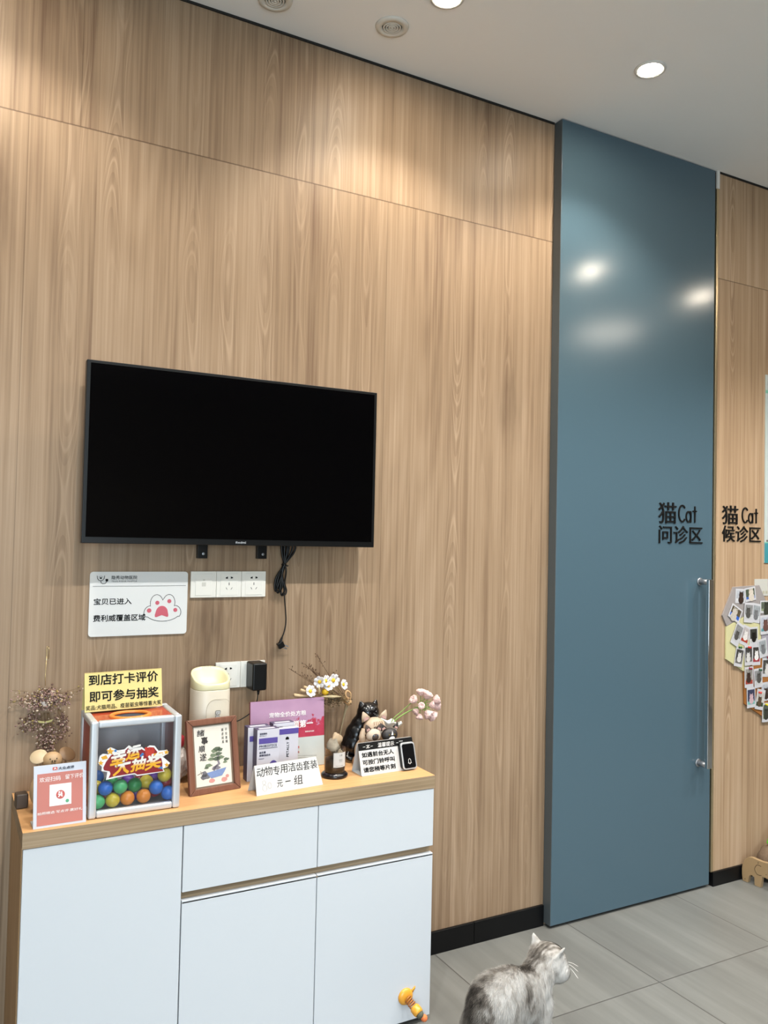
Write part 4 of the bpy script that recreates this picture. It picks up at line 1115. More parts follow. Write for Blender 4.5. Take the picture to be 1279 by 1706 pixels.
# ------------------------------------------------------------------ hand-lettered price card
tc_ = thing('tent_card', 'white folded price card with handwriting in front of the cartons', 'sign', (0.8465, -0.3285, Z0), R(6.2))
TWd, THt = 0.2265, 0.081
tl_ = Matrix.Rotation(R(-20), 4, 'X')
pts_top = []
lf_ = MB()
cols_ = 14
def leaf(mb, y0, s, thick=0.0012):
    vs = []; fs = []
    for i in range(cols_ + 1):
        t = i / cols_
        xx = t * TWd
        for j in range(7):
            u_ = j / 6
            bulge = 0.006 * math.sin(PI * u_) * s
            vs.append((xx - 0.010 * u_ * t, y0 + s * (-1) * (u_ * 0.030) * -1 - bulge * s * s * 0 , u_ * THt))
    return vs, fs
prof_f = [(0.030 * (1 - (1 - u_) ** 1.35), THt * u_) for u_ in [i / 8 for i in range(9)]]
def curved(mb, prof, w, th=0.0011):
    n = len(prof); vs = []
    for x0 in (0, w):
        for (y, z) in prof:
            vs.append((x0 + (0.004 if x0 == 0 else -0.010) * (z / THt), y, z))
        for (y, z) in prof:
            vs.append((x0 + (0.004 if x0 == 0 else -0.010) * (z / THt), y + th, z))
    m = 2 * n; fs = []
    for i in range(n - 1):
        fs += [(i, i + 1, m + i + 1, m + i), (n + i, m + n + i, m + n + i + 1, n + i + 1), (i, n + i, n + i + 1, i + 1), (m + i, m + i + 1, m + n + i + 1, m + n + i)]
    fs += [(0, m, m + n, n), (n - 1, 2 * n - 1, m + 2 * n - 1, m + n - 1)]
    return mb.add(vs, fs)
PT = [(0.030 * (i / 8), THt * (i / 8)) for i in range(9)]
curved(MB(), PT, TWd).build('front_leaf', M_paper, tc_)
curved(MB(), [(0.0605 - 0.0285 * (i / 8), THt * (i / 8)) for i in range(9)], TWd).build('back_leaf', M_paper, tc_)
k = MB(); kz = Vector((0, 0.030, THt)).normalized()
def tt(mb, body, x0, x1, z0, z1, b=0.0, sh=0.0):
    mb.text(body, Vector((x0, 0.030 * z0 / THt - 0.0003, z0)), (1, 0, 0.0), kz, x1 - x0, z1 - z0, bold=b, shear=sh, ext=0.0003)
xs_ = [(0.008, 0.036), (0.036, 0.062), (0.063, 0.086), (0.087, 0.113), (0.115, 0.141), (0.143, 0.165), (0.167, 0.190), (0.192, 0.216)]
for ch_, (a, b_) in zip('动物专用洁齿套装', xs_):
    tt(k, ch_, a, b_, 0.049 + rnd.uniform(-.002, .002), 0.074 + rnd.uniform(-.001, .003), -0.004, rnd.uniform(0.0, 0.15))
tt(k, '元', 0.070, 0.090, 0.014, 0.034, 0, 0.1); tt(k, '一', 0.099, 0.117, 0.025, 0.0275, 0, 0.1); tt(k, '组', 0.128, 0.158, 0.013, 0.040, 0, 0.1)
k.build('handwriting', M_ink, tc_)
k = MB()
for poly in strip(arcp(0.029, 0.033, 0.0055, 0.0055, 90, 450, 14), 0.0012) + strip(arcp(0.029, 0.018, 0.007, 0.0085, 90, 450, 14), 0.0012) + strip(arcp(0.046, 0.023, 0.006, 0.008, 40, 400, 14), 0.0012):
    k.prism(poly, 0.0004, Matrix(((1, 0, 0, 0), (0, 1, 0.030 / THt, -0.0006), (0, 0, 1, 0), (0, 0, 0, 1))))
k.build('handwriting', mat('pencil_grey', '#b9b7b4', 0.6, noise=0.03), tc_, label='faded figure 80')

# ------------------------------------------------------------------ dark glass diffuser jar with stones
jr = thing('glass_jar', 'dark glass jar on a round black foot filled with stones, with a white label', 'jar', (1.143, -0.235, Z0))
MB().lathe([(0, 0), (0.041, 0), (0.043, 0.003), (0.043, 0.009), (0.037, 0.014), (0.033, 0.016), (0, 0.016)], n=36).build('foot', mat('black_gloss', '#191416', 0.15, noise=0.1), jr, smooth=True)
MB().lathe([(0, 0.017), (0.0305, 0.017), (0.0315, 0.030), (0.0315, 0.058), (0, 0.058)], n=36).build('filling', mat('dark_beads', '#2a2320', 0.5, noise=0.6, nscale=160), jr, smooth=True)
Bj = NB('smoked_glass')
mx = Bj.n('ShaderNodeMixShader'); tr = Bj.n('ShaderNodeBsdfTransparent'); gl = Bj.n('ShaderNodeBsdfGlossy'); frn = Bj.n('ShaderNodeLayerWeight')
tr.inputs[0].default_value = (0.84, 0.81, 0.77, 1); gl.inputs['Roughness'].default_value = 0.06
Bj.l(Bj.math('MULTIPLY_ADD', Bj.math('POWER', frn.outputs['Facing'], 4.0), 0.55, 0.04), mx.inputs[0]); Bj.l(tr.outputs[0], mx.inputs[1]); Bj.l(gl.outputs[0], mx.inputs[2]); Bj.l(mx.outputs[0], Bj.nt.nodes['Material Output'].inputs[0])
gj = MB().lathe([(0.033, 0.016), (0.0345, 0.03), (0.0345, 0.092), (0.0335, 0.0925), (0.0335, 0.017)], n=40)
gj.f = [f for f in gj.f if len(f) == 4]; gj.mi = [0] * len(gj.f)
gj.build('glass', Bj.m, jr, smooth=True)
lbm = MB(); n = 12; vs = []; fs = []
for z in (0.036, 0.082):
    for i in range(n + 1):
        a = R(-122 + 76 * i / n); vs.append((0.0349 * math.cos(a), 0.0349 * math.sin(a), z))
for i in range(n):
    fs.append((i, i + 1, n + 2 + i, n + 1 + i))
lbm.add(vs, fs)
lbo = lbm.build('paper_label', M_paper, jr); md = lbo.modifiers.new('s', 'SOLIDIFY'); md.thickness = 0.0004; md.offset = 1
k = MB()
def onjar(mb, body, a_mid, z0, w, h):
    vs, fs, W_, H_ = glyphs(body, 0.0); out = []
    for x, y, z in vs:
        ang = R(a_mid) + (x / W_ - 0.5) * w / 0.0355
        rr = 0.0354 + 0.0002 * z
        out.append((rr * math.cos(ang), rr * math.sin(ang), z0 + y / H_ * h))
    mb.add(out, fs)
onjar(k, '五 感', -82, 0.071, 0.010, 0.006); onjar(k, '香薰晶石', -82, 0.058, 0.014, 0.0028); onjar(k, '无火扩香', -82, 0.053, 0.011, 0.002); onjar(k, '净含量一百五十克 室内使用', -88, 0.040, 0.028, 0.0016)
k.build('lettering', M_gink, jr)
def stone(seed, c, r, m_, parent_label, group):
    q = random.Random(seed)
    b = MB().ball((0, 0, 0), r, 16, 10)
    off = q.uniform(0, 50)
    b.v = [tuple(Vector(v) * (1 + 0.55 * mnoise.noise(Vector(v) * 60 + Vector((off, 0, 0))) + 0.25 * mnoise.noise(Vector(v) * 150 + Vector((off, 3, 0))))) for v in b.v]
    o = b.build('stone', m_, smooth=True); o.location = (1.143 + c[0], -0.235 + c[1], Z0 + c[2])
    o.rotation_euler = (q.uniform(-.3, .3), q.uniform(-.3, .3), q.uniform(0, 3))
    tag(o, parent_label, 'stone', group)
Mst = mat('grey_stone', '#8f8574', 0.8, noise=0.2, nscale=60)
stone(3, (-0.008, -0.006, 0.099), (0.024, 0.021, 0.021), Mst, 'rough grey stone at the left on top of the glass jar', 'stones in the glass jar')
stone(8, (0.008, -0.006, 0.074), (0.019, 0.017, 0.015), mat('pale_stone', '#a59a86', 0.8, noise=0.2, nscale=60), 'paler stone in front in the mouth of the glass jar', 'stones in the glass jar')
stone(12, (0.010, 0.010, 0.110), (0.022, 0.010, 0.023), mat('tan_stone', '#b39a7b', 0.7, noise=0.12, nscale=40), 'smooth tan stone standing highest in the glass jar', 'stones in the glass jar')

# ------------------------------------------------------------------ black cat vase, dried bouquet
bc = thing('cat_vase', 'glossy black cat ornament behind the glass jar and cream cat figure', 'ornament', (1.3085, -0.078, Z0))
M_bcat = mat('black_glaze', '#0b090a', 0.2, spec=0.45, noise=0.1)
bb = MB()
for c_, r_ in (((-0.006, 0, 0.048), (0.060, 0.044, 0.056)), ((-0.002, 0, 0.080), (0.050, 0.041, 0.052)), ((0.008, -0.001, 0.108), (0.041, 0.036, 0.044)), ((0.020, -0.003, 0.132), (0.036, 0.033, 0.036)), ((0.032, -0.004, 0.158), (0.041, 0.036, 0.036))):
    bb.ball(c_, r_, 28, 18)
bb.v = [(x, y, max(z, 0.0)) for x, y, z in bb.v]
for sx, sg in ((0.008, -1), (0.057, 1)):
    bb.lathe([(0.015, 0), (0.012, 0.010), (0.006, 0.020), (0.002, 0.024)], (0, 0, 0), 14, M=Matrix.Translation((sx, -0.004, 0.178)) @ Matrix.Rotation(R(sg * 18), 4, 'Y'), sy=0.6)
body_ = bb.build('body', M_bcat, bc, smooth=True)
rm = body_.modifiers.new('r', 'REMESH'); rm.mode = 'VOXEL'; rm.voxel_size = 0.0026; rm.use_smooth_shade = True
sm = body_.modifiers.new('s', 'SMOOTH'); sm.iterations = 10; sm.factor = 0.5
MB().tube(smooth([(-0.050, -0.020, 0.030), (-0.058, -0.034, 0.016), (-0.030, -0.046, 0.010), (0.010, -0.044, 0.010)]), 0.008, 10).build('tail', M_bcat, bc, smooth=True)
q = random.Random(3); spk = MB()
for i in range(26):
    a = q.uniform(-2.3, -0.9); e = q.uniform(-.2, .75)
    d = Vector((math.cos(a) * math.cos(e), math.sin(a) * math.cos(e), math.sin(e)))
    p = Vector((0.032, -0.004, 0.158)) + Vector((d.x * 0.0400, d.y * 0.0352, d.z * 0.0352))
    spk.ball(p, q.uniform(0.0006, 0.0011), 6, 4)
o = spk.build('white_specks', M_wink, bc); o['kind'] = 'stuff'

bq = thing('dried_bouquet', 'dried bouquet of white daisies and twigs leaning left behind the black cat ornament', 'dried flowers', (1.297, -0.030, Z0))
def bw(x, y, z):
    return (x - 1.297, y + 0.030, z - Z0)
rnd = random.Random(11)
M_straw = mat('straw_stem', '#a88d62', 0.8, noise=0.12); M_twig = mat('brown_twig', '#5d432d', 0.8, noise=0.1)
hub = Vector(bw(1.288, -0.026, 0.978))
bind = MB().lathe([(0.009, -0.012), (0.012, -0.006), (0.012, 0.006), (0.009, 0.014)], M=Matrix.Translation(hub) @ Matrix.Rotation(R(-40), 4, 'Y'), n=16)
bind.tube(smooth([hub + Vector((-0.004, -0.010, 0.010)), hub + Vector((-0.016, -0.012, 0.026)), hub + Vector((-0.010, -0.012, 0.040)), hub + Vector((0.004, -0.012, 0.030)), hub + Vector((0.004, -0.010, 0.008))]), 0.003, 6)
bind.build('ribbon', mat('tan_ribbon', '#d2a978', 0.6, noise=0.06), bq, smooth=True)
ns = MB()
for i in range(9):
    a = rnd.uniform(0, 6.28)
    ns.tube(smooth([bw(1.262 + 0.010 * math.cos(a), -0.017 + 0.008 * math.sin(a), Z0 + 0.0005), bw(1.268, -0.018, 0.88), tuple(hub + Vector((0.005 * math.cos(a), 0.005 * math.sin(a), 0)))]), 0.0022, 6)
ns.build('stem_bundle', mat('pale_straw', '#a39272', 0.8, noise=0.1), bq, smooth=True)
DA = [(1.1193, 1.0349, 0.020, -15, 10), (1.1519, 1.0653, 0.020, 20, -35), (1.1721, 1.068, 0.019, -5, 25), (1.204, 1.066, 0.023, 10, 12), (1.2411, 1.050, 0.018, -10, 28), (1.183, 1.050, 0.017, -20, -10)]
M_petal = mat('daisy_petal', '#ebe6e6', 0.6, noise=0.03, sub=0.0); M_yolk = mat('daisy_yolk', '#e0b51f', 0.6, noise=0.12, nscale=200)
for i, (x, z, r, rx_, rz_) in enumerate(DA):
    c = Vector(bw(x, -0.078 - 0.004 * (i % 3), z))
    sd = MB().tube(smooth([hub, hub.lerp(c, 0.5) + Vector((0, 0, -0.012)), c + Vector((0.002, 0.004, -0.003))]), 0.0011, 6)
    fl_ = MB(); M_ = Matrix.Translation(c) @ Matrix.Rotation(R(rz_), 4, 'Z') @ Matrix.Rotation(R(78 + rx_ * 0.5), 4, 'X')
    for j in range(7):
        a = 2 * PI * j / 7
        rows = []
        for u_, w_, h_ in ((0.12, 0.10, 0.0), (0.45, 0.34, 0.10), (0.8, 0.36, 0.22), (1.0, 0.18, 0.34)):
            rows.append(((u_ * r, -w_ * r, h_ * r), (u_ * r, 0, (h_ - 0.05) * r), (u_ * r, w_ * r, h_ * r)))
        vs = [Matrix.Rotation(a, 4, 'Z') @ Vector(p) for row in rows for p in row]
        fs = [(k_ * 3 + m_, k_ * 3 + m_ + 1, k_ * 3 + m_ + 4, k_ * 3 + m_ + 3) for k_ in range(3) for m_ in range(2)]
        fl_.add(vs, fs, M_)
    fo = fl_.build('daisy', M_petal, bq, smooth=True)
    so = fo.modifiers.new('t', 'SOLIDIFY'); so.thickness = 0.0006
    MB().ball((0, 0, 0.001), (r * 0.34, r * 0.34, r * 0.26), 12, 8, M_).build('flower_centre', M_yolk, fo, smooth=True)
    sd.build('flower_stem', M_straw, fo)
for (x, z, r) in ((1.1735, 1.030, 0.012),):
    c = Vector(bw(x, -0.082, z))
    MB().ball(c, r, 16, 12).build('yellow_pompon', M_yolk, bq, smooth=True)
    MB().tube([hub, c], 0.0012, 6).build('flower_stem', M_straw, bq)
wb = [((1.0647, 1.0247), 0.0055), ((1.088, 1.040), 0.005), ((1.100, 1.050), 0.0045)]
for (x, z), r in wb:
    e1 = Vector(bw(x, -0.070, z)); e0 = hub.lerp(e1, 0.72)
    MB().tube([hub, e0, e0.lerp(e1, 0.15), e1], [0.0015, 0.002, r, r * 0.95], 8).build('straw_stalk', mat('cut_straw', '#d7b78d', 0.7, noise=0.06), bq, smooth=True)
for i in range(14):
    t = Vector(bw(rnd.uniform(1.13, 1.24), rnd.uniform(-.09, -.05), rnd.uniform(1.00, 1.05)))
    MB().tube(smooth([hub + Vector((rnd.uniform(-.006, .006), 0, rnd.uniform(-.006, .006))), hub.lerp(t, .5) + Vector((0, 0, rnd.uniform(-.01, .006))), t], 4), 0.0009, 5).build('dry_stalk', M_straw, bq)
for (a, b_, c_) in (((1.235, 1.01), (1.150, 1.018), 0.010), ((1.15, 1.02), (1.143, 1.055), 0.008)):
    p0 = Vector(bw(a[0], -0.085, a[1])); p1 = Vector(bw(b_[0], -0.095, b_[1])); d = (p1 - p0); nrm = Vector((-d.z, 0, d.x)).normalized()
    vs = []; 
    for u_, w_ in ((0, .1), (.25, .7), (.5, 1), (.8, .6), (1, .05)):
        m_ = p0 + d * u_ + Vector((0, -0.004 * math.sin(PI * u_), 0))
        vs += [m_ - nrm * w_ * c_ * .5, m_ + nrm * w_ * c_ * .5]
    lo_ = MB().add(vs, [(2 * i, 2 * i + 1, 2 * i + 3, 2 * i + 2) for i in range(4)]).build('dry_leaf', mat('dry_leaf', '#c8b48c', 0.7, noise=0.08), bq, smooth=True)
    lo_.modifiers.new('t', 'SOLIDIFY').thickness = 0.0007
TW_ = [((1.1565, 1.147), 9), ((1.0515, 1.112), 6), ((1.1103, 1.123), 12), ((1.123, 1.110), 12), ((1.135, 1.105), 10), ((1.108, 1.080), 7), ((1.22, 1.09), 5)]
for (x, z), nb in TW_:
    tip = Vector(bw(x, -0.05, z)); st0 = hub.lerp(tip, 0.15)
    tw = MB(); pts = smooth([hub, hub.lerp(tip, .55) + Vector((0, 0, -0.006)), tip], 4)
    tw.tube(pts, 0.0008, 5)
    for i in range(nb):
        u_ = rnd.uniform(0.72, 1.0); p = hub.lerp(tip, u_)
        e = p + Vector((rnd.uniform(-.012, .010), rnd.uniform(-.008, .008), rnd.uniform(-.003, .013)))
        tw.tube([p, e], 0.0005, 4); tw.ball(e, (0.0016, 0.0016, 0.0028), 5, 4)
    tw.build('twig', M_twig, bq)
mo = MB()
for i in range(240):
    c = Vector(bw(rnd.gauss(1.213, 0.026), rnd.gauss(-0.055, 0.012), rnd.gauss(0.995, 0.011)))
    r = rnd.uniform(0.0015, 0.004)
    mo.ball(c, (r, r, r * .7), 5, 4)
o = mo.build('dry_moss', mat('dry_moss', '#6b5940', 0.9, noise=0.25, nscale=150), bq); o['kind'] = 'stuff'

# ------------------------------------------------------------------ cat figurines behind the bell sign
M_creamcat = mat('cream_fur_print', '#c4ac92', 0.55, noise=0.10, nscale=55); M_tan = mat('tan_fur_print', '#9a744f', 0.6, noise=0.15, nscale=60)
M_eye = mat('brown_eye', '#2a1a10', 0.12, noise=0.1); M_pinkear = mat('pink_ear', '#b48d84', 0.6, noise=0.08)
def head_ears(parent, c, r, m_ear, m_in, tilt=0.0, spread=0.78, size=0.5, name='ear'):
    for sx in (-1, 1):
        T_ = Matrix.Translation(c) @ Matrix.Rotation(tilt, 4, 'Y') @ Matrix.Translation((sx * r * spread, 0.002, r * 0.66)) @ Matrix.Rotation(R(24) * sx, 4, 'Y')
        e = MB().lathe([(r * size * .82, 0), (r * size * .55, r * size * .75), (r * size * .12, r * size * 1.45), (0, r * size * 1.5)], n=14, M=T_, sy=0.38).build(name, m_ear, parent, smooth=True)
        MB().prism([(-r * size * .5, r * size * .1), (r * size * .5, r * size * .1), (0, r * size * 1.15)], 0.001, T_ @ Matrix.Translation((0, -r * size * .36, 0)) @ Matrix.Rotation(R(-14), 4, 'X')).build('inner_ear', m_in, e)
cc = thing('cat_figurine', 'cream tabby cat figure with dark round eyes before the black ornament', 'figurine', (1.292, -0.152, Z0), 0, 'cat figures behind the bell sign')
bd = MB().ball((0.012, 0.004, 0.046), (0.046, 0.022, 0.048), 26, 16)
bd.v = [(x, y, max(0, z)) for x, y, z in bd.v]
bo_ = bd.build('body', [M_creamcat], cc, smooth=True)
MB().ball((-0.0200, -0.002, 0.012), (0.024, 0.022, 0.022), 20, 12).build('paw', M_tan, cc, smooth=True)
HC = (0.036, -0.004, 0.122)
MB().ball(HC, (0.041, 0.0285, 0.035), 28, 18).build('head', M_creamcat, cc, smooth=True)
head_ears(cc, HC, 0.041, M_creamcat, M_pinkear, size=0.52)
for a in (-0.012, 0.015):
    e = MB().ball((HC[0] + a, HC[1] - 0.0275, HC[2] + 0.004), (0.0052, 0.003, 0.0052), 14, 10).build('eye', M_eye, cc, smooth=True)
    MB().ball((HC[0] + a - 0.0012, HC[1] - 0.0305, HC[2] + 0.0062), 0.0009, 6, 5).build('glint', M_wink, e)
MB().ball((HC[0] + 0.0015, HC[1] - 0.027, HC[2] - 0.010), (0.014, 0.008, 0.009), 16, 10).build('muzzle', mat('pale_muzzle', '#e9d9c6', 0.6, noise=0.04), cc, smooth=True)
MB().ball((HC[0] + 0.0015, HC[1] - 0.0345, HC[2] - 0.0065), (0.0028, 0.002, 0.002), 10, 8).build('nose', M_pinkear, cc, smooth=True)
ms = MB()
for a in (-0.014, -0.006, 0.002, 0.010, 0.018):
    ms.tube([(HC[0] + a, HC[1] - 0.0262, HC[2] + 0.014), (HC[0] + a * 0.9, HC[1] - 0.021, HC[2] + 0.0245)], 0.0010, 5)
o = ms.build('forehead_stripes', M_tan, cc); o['kind'] = 'stuff'
ar = MB().tube(smooth([(-0.006, -0.010, 0.120), (-0.016, -0.014, 0.100), (-0.014, -0.018, 0.080), (-0.004, -0.022, 0.066)]), [0.010] * 7 + [0.011] * 6 + [0.009] * 6, 12)
ar.build('foreleg', M_creamcat, cc, smooth=True)
sc_ = thing('cat_figurine', 'small siamese cat figure with dark face and ears behind the bell sign', 'figurine', (1.302, -0.197, Z0), 0, 'cat figures behind the bell sign')
sbd = MB().ball((0, 0.0, 0.046), (0.024, 0.013, 0.048), 20, 14); sbd.v = [(x, y, max(0, z)) for x, y, z in sbd.v]
sbd.build('body', M_creamcat, sc_, smooth=True)
SH = (0.0, -0.002, 0.107)
MB().ball(SH, (0.027, 0.0165, 0.022), 24, 16).build('head', mat('siamese_coat', '#cdb9a4', 0.6, noise=0.06, nscale=60), sc_, smooth=True)
MB().ball((SH[0], SH[1] - 0.006, SH[2] - 0.002), (0.0165, 0.0132, 0.0145), 20, 12).build('mask', mat('seal_brown', '#4a3a32', 0.6, noise=0.12, nscale=60), sc_, smooth=True)
head_ears(sc_, SH, 0.025, mat('seal_brown', '#4a3a32'), M_pinkear, size=0.62)
for a in (-0.0075, 0.0075):
    MB().ball((a, SH[1] - 0.0172, SH[2] + 0.003), (0.003, 0.002, 0.0028), 10, 8).build('eye', mat('blue_grey_eye', '#5d6f7c', 0.2, noise=0.1), sc_, smooth=True)
MB().tube([(-0.018, -0.010, 0.055), (-0.012, -0.020, 0.060), (0.0, -0.0215, 0.064)], 0.006, 8).build('foreleg', mat('seal_brown', '#4a3a32'), sc_, smooth=True)
tx = thing('cat_figurine', 'black and white cat figure at the right behind the bell sign', 'figurine', (1.364, -0.197, Z0), 0, 'cat figures behind the bell sign')
tbd = MB().ball((0, 0, 0.044), (0.027, 0.013, 0.046), 20, 14); tbd.v = [(x, y, max(0, z)) for x, y, z in tbd.v]
tbd.build('body', mat('charcoal_coat', '#2d2726', 0.5, noise=0.15, nscale=60), tx, smooth=True)
TH_ = (0.0, -0.002, 0.103)
MB().ball(TH_, (0.030, 0.0175, 0.023), 24, 16).build('head', mat('charcoal_coat', '#2d2726'), tx, smooth=True)
head_ears(tx, TH_, 0.029, mat('charcoal_coat', '#2d2726'), M_pinkear, size=0.52)
MB().ball((0.001, TH_[1] - 0.0085, TH_[2] - 0.009), (0.014, 0.0115, 0.011), 16, 10).build('muzzle', M_wink, tx, smooth=True)
MB().prism([(-0.003, 0.106), (0.005, 0.106), (0.0015, 0.119)], 0.004, Matrix.Translation((0, -0.0205, 0))).build('blaze', M_wink, tx)
for a in (-0.0095, 0.0105):
    MB().ball((a, TH_[1] - 0.0162, TH_[2] + 0.003), (0.003, 0.002, 0.003), 10, 8).build('eye', mat('amber_eye', '#6b5a2a', 0.2, noise=0.1), tx, smooth=True)

# white scalloped vase with pink flowers
wv = thing('flower_vase', 'white scalloped vase behind the black and white cat figure holding pink flowers', 'vase', (1.414, -0.105, Z0))
vs = []; fs = []; n = 32; rows = [(0.018, 0.0), (0.021, 0.02), (0.018, 0.06), (0.020, 0.085), (0.027, 0.105), (0.036, 0.120), (0.041, 0.126)]
for j, (r, z) in enumerate(rows):
    for i in range(n):
        a = 2 * PI * i / n; sc2 = 1 + (0.09 * math.cos(7 * a) * max(0, (z - 0.06)) / 0.066)
        vs.append((r * sc2 * math.cos(a) + 0.09 * max(0, z - 0.08), r * sc2 * math.sin(a), z + (0.005 * math.cos(7 * a) - 0.11 * r * math.cos(a) * 2) * (1 if z > 0.11 else 0)))
for j in range(len(rows) - 1):
    for i in range(n):
        i2 = (i + 1) % n; fs.append((j * n + i, j * n + i2, (j + 1) * n + i2, (j + 1) * n + i))
fs.append(tuple(reversed(range(n))))
vo_ = MB().add(vs, fs).build('body', mat('white_glaze', '#eceae2', 0.3, noise=0.02), wv, smooth=True)
vo_.modifiers.new('t', 'SOLIDIFY').thickness = 0.002
pf_ = thing('pink_flowers', 'bunch of pale pink flowers with green stems leaning right out of the white vase', 'flowers', (1.416, -0.105, Z0 + 0.01))
def pw_(x, y, z):
    return (x - 1.416, y + 0.105, z - Z0 - 0.01)
M_green = mat('fresh_stem', '#7d9a4a', 0.6, noise=0.12); M_pk = mat('pink_petal', '#e4c0b9', 0.6, noise=0.06, nscale=60, sub=0.0)
HEADS = [(1.5385, -0.110, 1.000, .016), (1.555, -0.120, 0.990, .019), (1.515, -0.112, 0.978, .016), (1.532, -0.126, 0.963, .012), (1.592, -0.118, 0.975, .017), (1.598, -0.108, 0.955, .018), (1.555, -0.124, 0.938, .019), (1.533, -0.115, 0.928, .014), (1.578, -0.112, 0.928, .020), (1.525, -0.108, 0.945, .014), (1.570, -0.125, 0.962, .014)]
nodep = Vector(pw_(1.541, -0.108, 0.958))
sm_ = MB()
MB().tube(smooth([pw_(1.418, -0.105, 0.805), pw_(1.428, -0.105, 0.90), pw_(1.475, -0.106, 0.935), nodep]), 0.0026, 7).build('stem', M_green, pf_, smooth=True)
MB().tube(smooth([pw_(1.412, -0.100, 0.805), pw_(1.424, -0.100, 0.905), pw_(1.468, -0.100, 0.944), pw_(1.528, -0.102, 0.985)]), 0.0018, 7).build('stem', M_green, pf_, smooth=True)
rnd = random.Random(21)
for (x, y, z, r) in HEADS:
    r *= 1.5
    c = Vector(pw_(x, y, z)); d = (c - nodep).normalized()
    fb_ = MB()
    Mr = Matrix.Translation(c) @ d.to_track_quat('Z', 'Y').to_matrix().to_4x4()
    for ring_, (cnt, op, ln) in enumerate(((5, 0.25, 0.75), (6, 0.6, 0.95), (7, 1.0, 1.0))):
        for j in range(cnt):
            a = 2 * PI * j / cnt + ring_ * 0.5
            Mp = Mr @ Matrix.Rotation(a, 4, 'Z') @ Matrix.Rotation(0.25 + op * 0.55, 4, 'Y')
            fb_.ball((0, 0, r * 0.35 * ln), (r * 0.20, r * 0.50, r * 0.62 * ln), 8, 6, Mp)
    fo = fb_.build('flower_head', M_pk, pf_, smooth=True)
    MB().tube(smooth([nodep, nodep.lerp(c, .5) + Vector((0, 0, .004)), c - d * r * 0.2], 4), 0.0013, 6).build('flower_stalk', M_green, fo)
lv = MB()
for i in range(26):
    d = Vector((rnd.uniform(-.5, 1), rnd.uniform(-1, .2), rnd.uniform(-1, 1))).normalized()
    L = rnd.uniform(.012, .026); p0 = nodep + Vector((rnd.uniform(-.012, .022), -0.010, rnd.uniform(-.016, .022))); p1 = p0 + d * L; s_ = d.cross(Vector((0, 1, 0.2))).normalized() * 0.0022
    lv.add([p0, p0.lerp(p1, .5) - s_, p1, p0.lerp(p1, .5) + s_], [(0, 1, 2, 3)])
o = lv.build('sepals', mat('leaf_green', '#8aa854', 0.6, noise=0.15), pf_); o['kind'] = 'stuff'

# ------------------------------------------------------------------ bell sign
bs = thing('bell_sign', 'white folded desk sign with black heading and doorbell at the sideboard right end', 'sign', (1.2195, -0.2785, Z0), R(2.5))
SWd, SHt, SDp = 0.210, 0.099, 0.066
blm = Matrix(((1, 0, 0, 0), (0, 1, 0.030 / SHt, 0), (0, 0, 1, 0), (0, 0, 0, 1)))
def fpt(x, z, off=0.0):
    return Vector((x, 0.030 * z / SHt - off, z))
MB().prism(rrect(SWd, SHt, 0.004, cx=SWd / 2, cz=SHt / 2), 0.0015, blm).build('front_leaf', M_paper, bs)
blb = Matrix(((1, 0, 0, 0), (0, 1, -0.032 / SHt, SDp), (0, 0, 1, 0), (0, 0, 0, 1)))
MB().prism(rrect(SWd, SHt, 0.004, cx=SWd / 2, cz=SHt / 2), 0.0015, blb).build('back_leaf', M_paper, bs)
MB().box(0.002, SWd - 0.002, 0.001, SDp, 0.0, 0.0012).build('base_strip', mat('clear_acrylic_base', '#d6d6d4'), bs)
hdm = MB().prism([(0.0, SHt - 0.0225), (SWd, SHt - 0.0225)] + arcp(SWd - 0.004, SHt - 0.004, 0.004, 0.004, 0, 90, 4) + arcp(0.004, SHt - 0.004, 0.004, 0.004, 90, 180, 4), 0.0006, blm @ Matrix.Translation((0, -0.0005, 0)))
hdm.build('heading_band', M_ink, bs)
bz = Vector((0, 0.030, SHt)).normalized()
k = MB()
for i, body in enumerate(('如遇前台无人', '可按门铃呼叫', '请您稍等片刻')):
    z = 0.0545 - i * 0.0225
    k.text(body, fpt(0.0095, z, 0.0001), UX, bz, 0.122, 0.0165, bold=0.028)
k.build('lettering', M_ink, bs)
k = MB()
k.text('温馨提示', fpt(0.073, SHt - 0.019, 0.0006), UX, bz, 0.064, 0.0145, bold=-0.004, shear=0.15)
for cx_ in (0.036, 0.164):
    for poly in strip([(cx_ - 0.019, 0.0865), (cx_ - 0.010, 0.0865)], 0.0009) + strip([(cx_ + 0.010, 0.0865), (cx_ + 0.019, 0.0865)], 0.0009) + strip([(cx_ - 0.007, 0.082), (cx_ + 0.007, 0.091)], 0.0009) + strip([(cx_ - 0.007, 0.091), (cx_ + 0.007, 0.082)], 0.0009) + strip([(cx_ - 0.003, 0.0905), (cx_ + 0.003, 0.0905)], 0.0012) + strip([(cx_ - 0.003, 0.0825), (cx_ + 0.003, 0.0825)], 0.0012):
        k.prism(poly, 0.0004, blm @ Matrix.Translation((0, -0.0009, 0)))
k.build('heading_lettering', M_wink, bs)
DBM = blm @ Matrix.Translation((0.1790, -0.016, 0.0465))
db_ = MB().prism(rrect(0.054, 0.083, 0.009), 0.0155, DBM).build('doorbell', mat('bell_silver', '#d8d9da', 0.25, metal=0.6, noise=0.02), bs, bevel=0.001)
MB().prism(rrect(0.056, 0.085, 0.010), 0.012, DBM @ Matrix.Translation((-0.001, 0.0045, 0))).build('bell_case', M_blackp, db_)
MB().prism(rrect(0.0455, 0.074, 0.006), 0.001, DBM @ Matrix.Translation((0, -0.0008, 0))).build('bell_face', mat('bell_gloss', '#101113', 0.12, noise=0.1), db_)
k = MB()
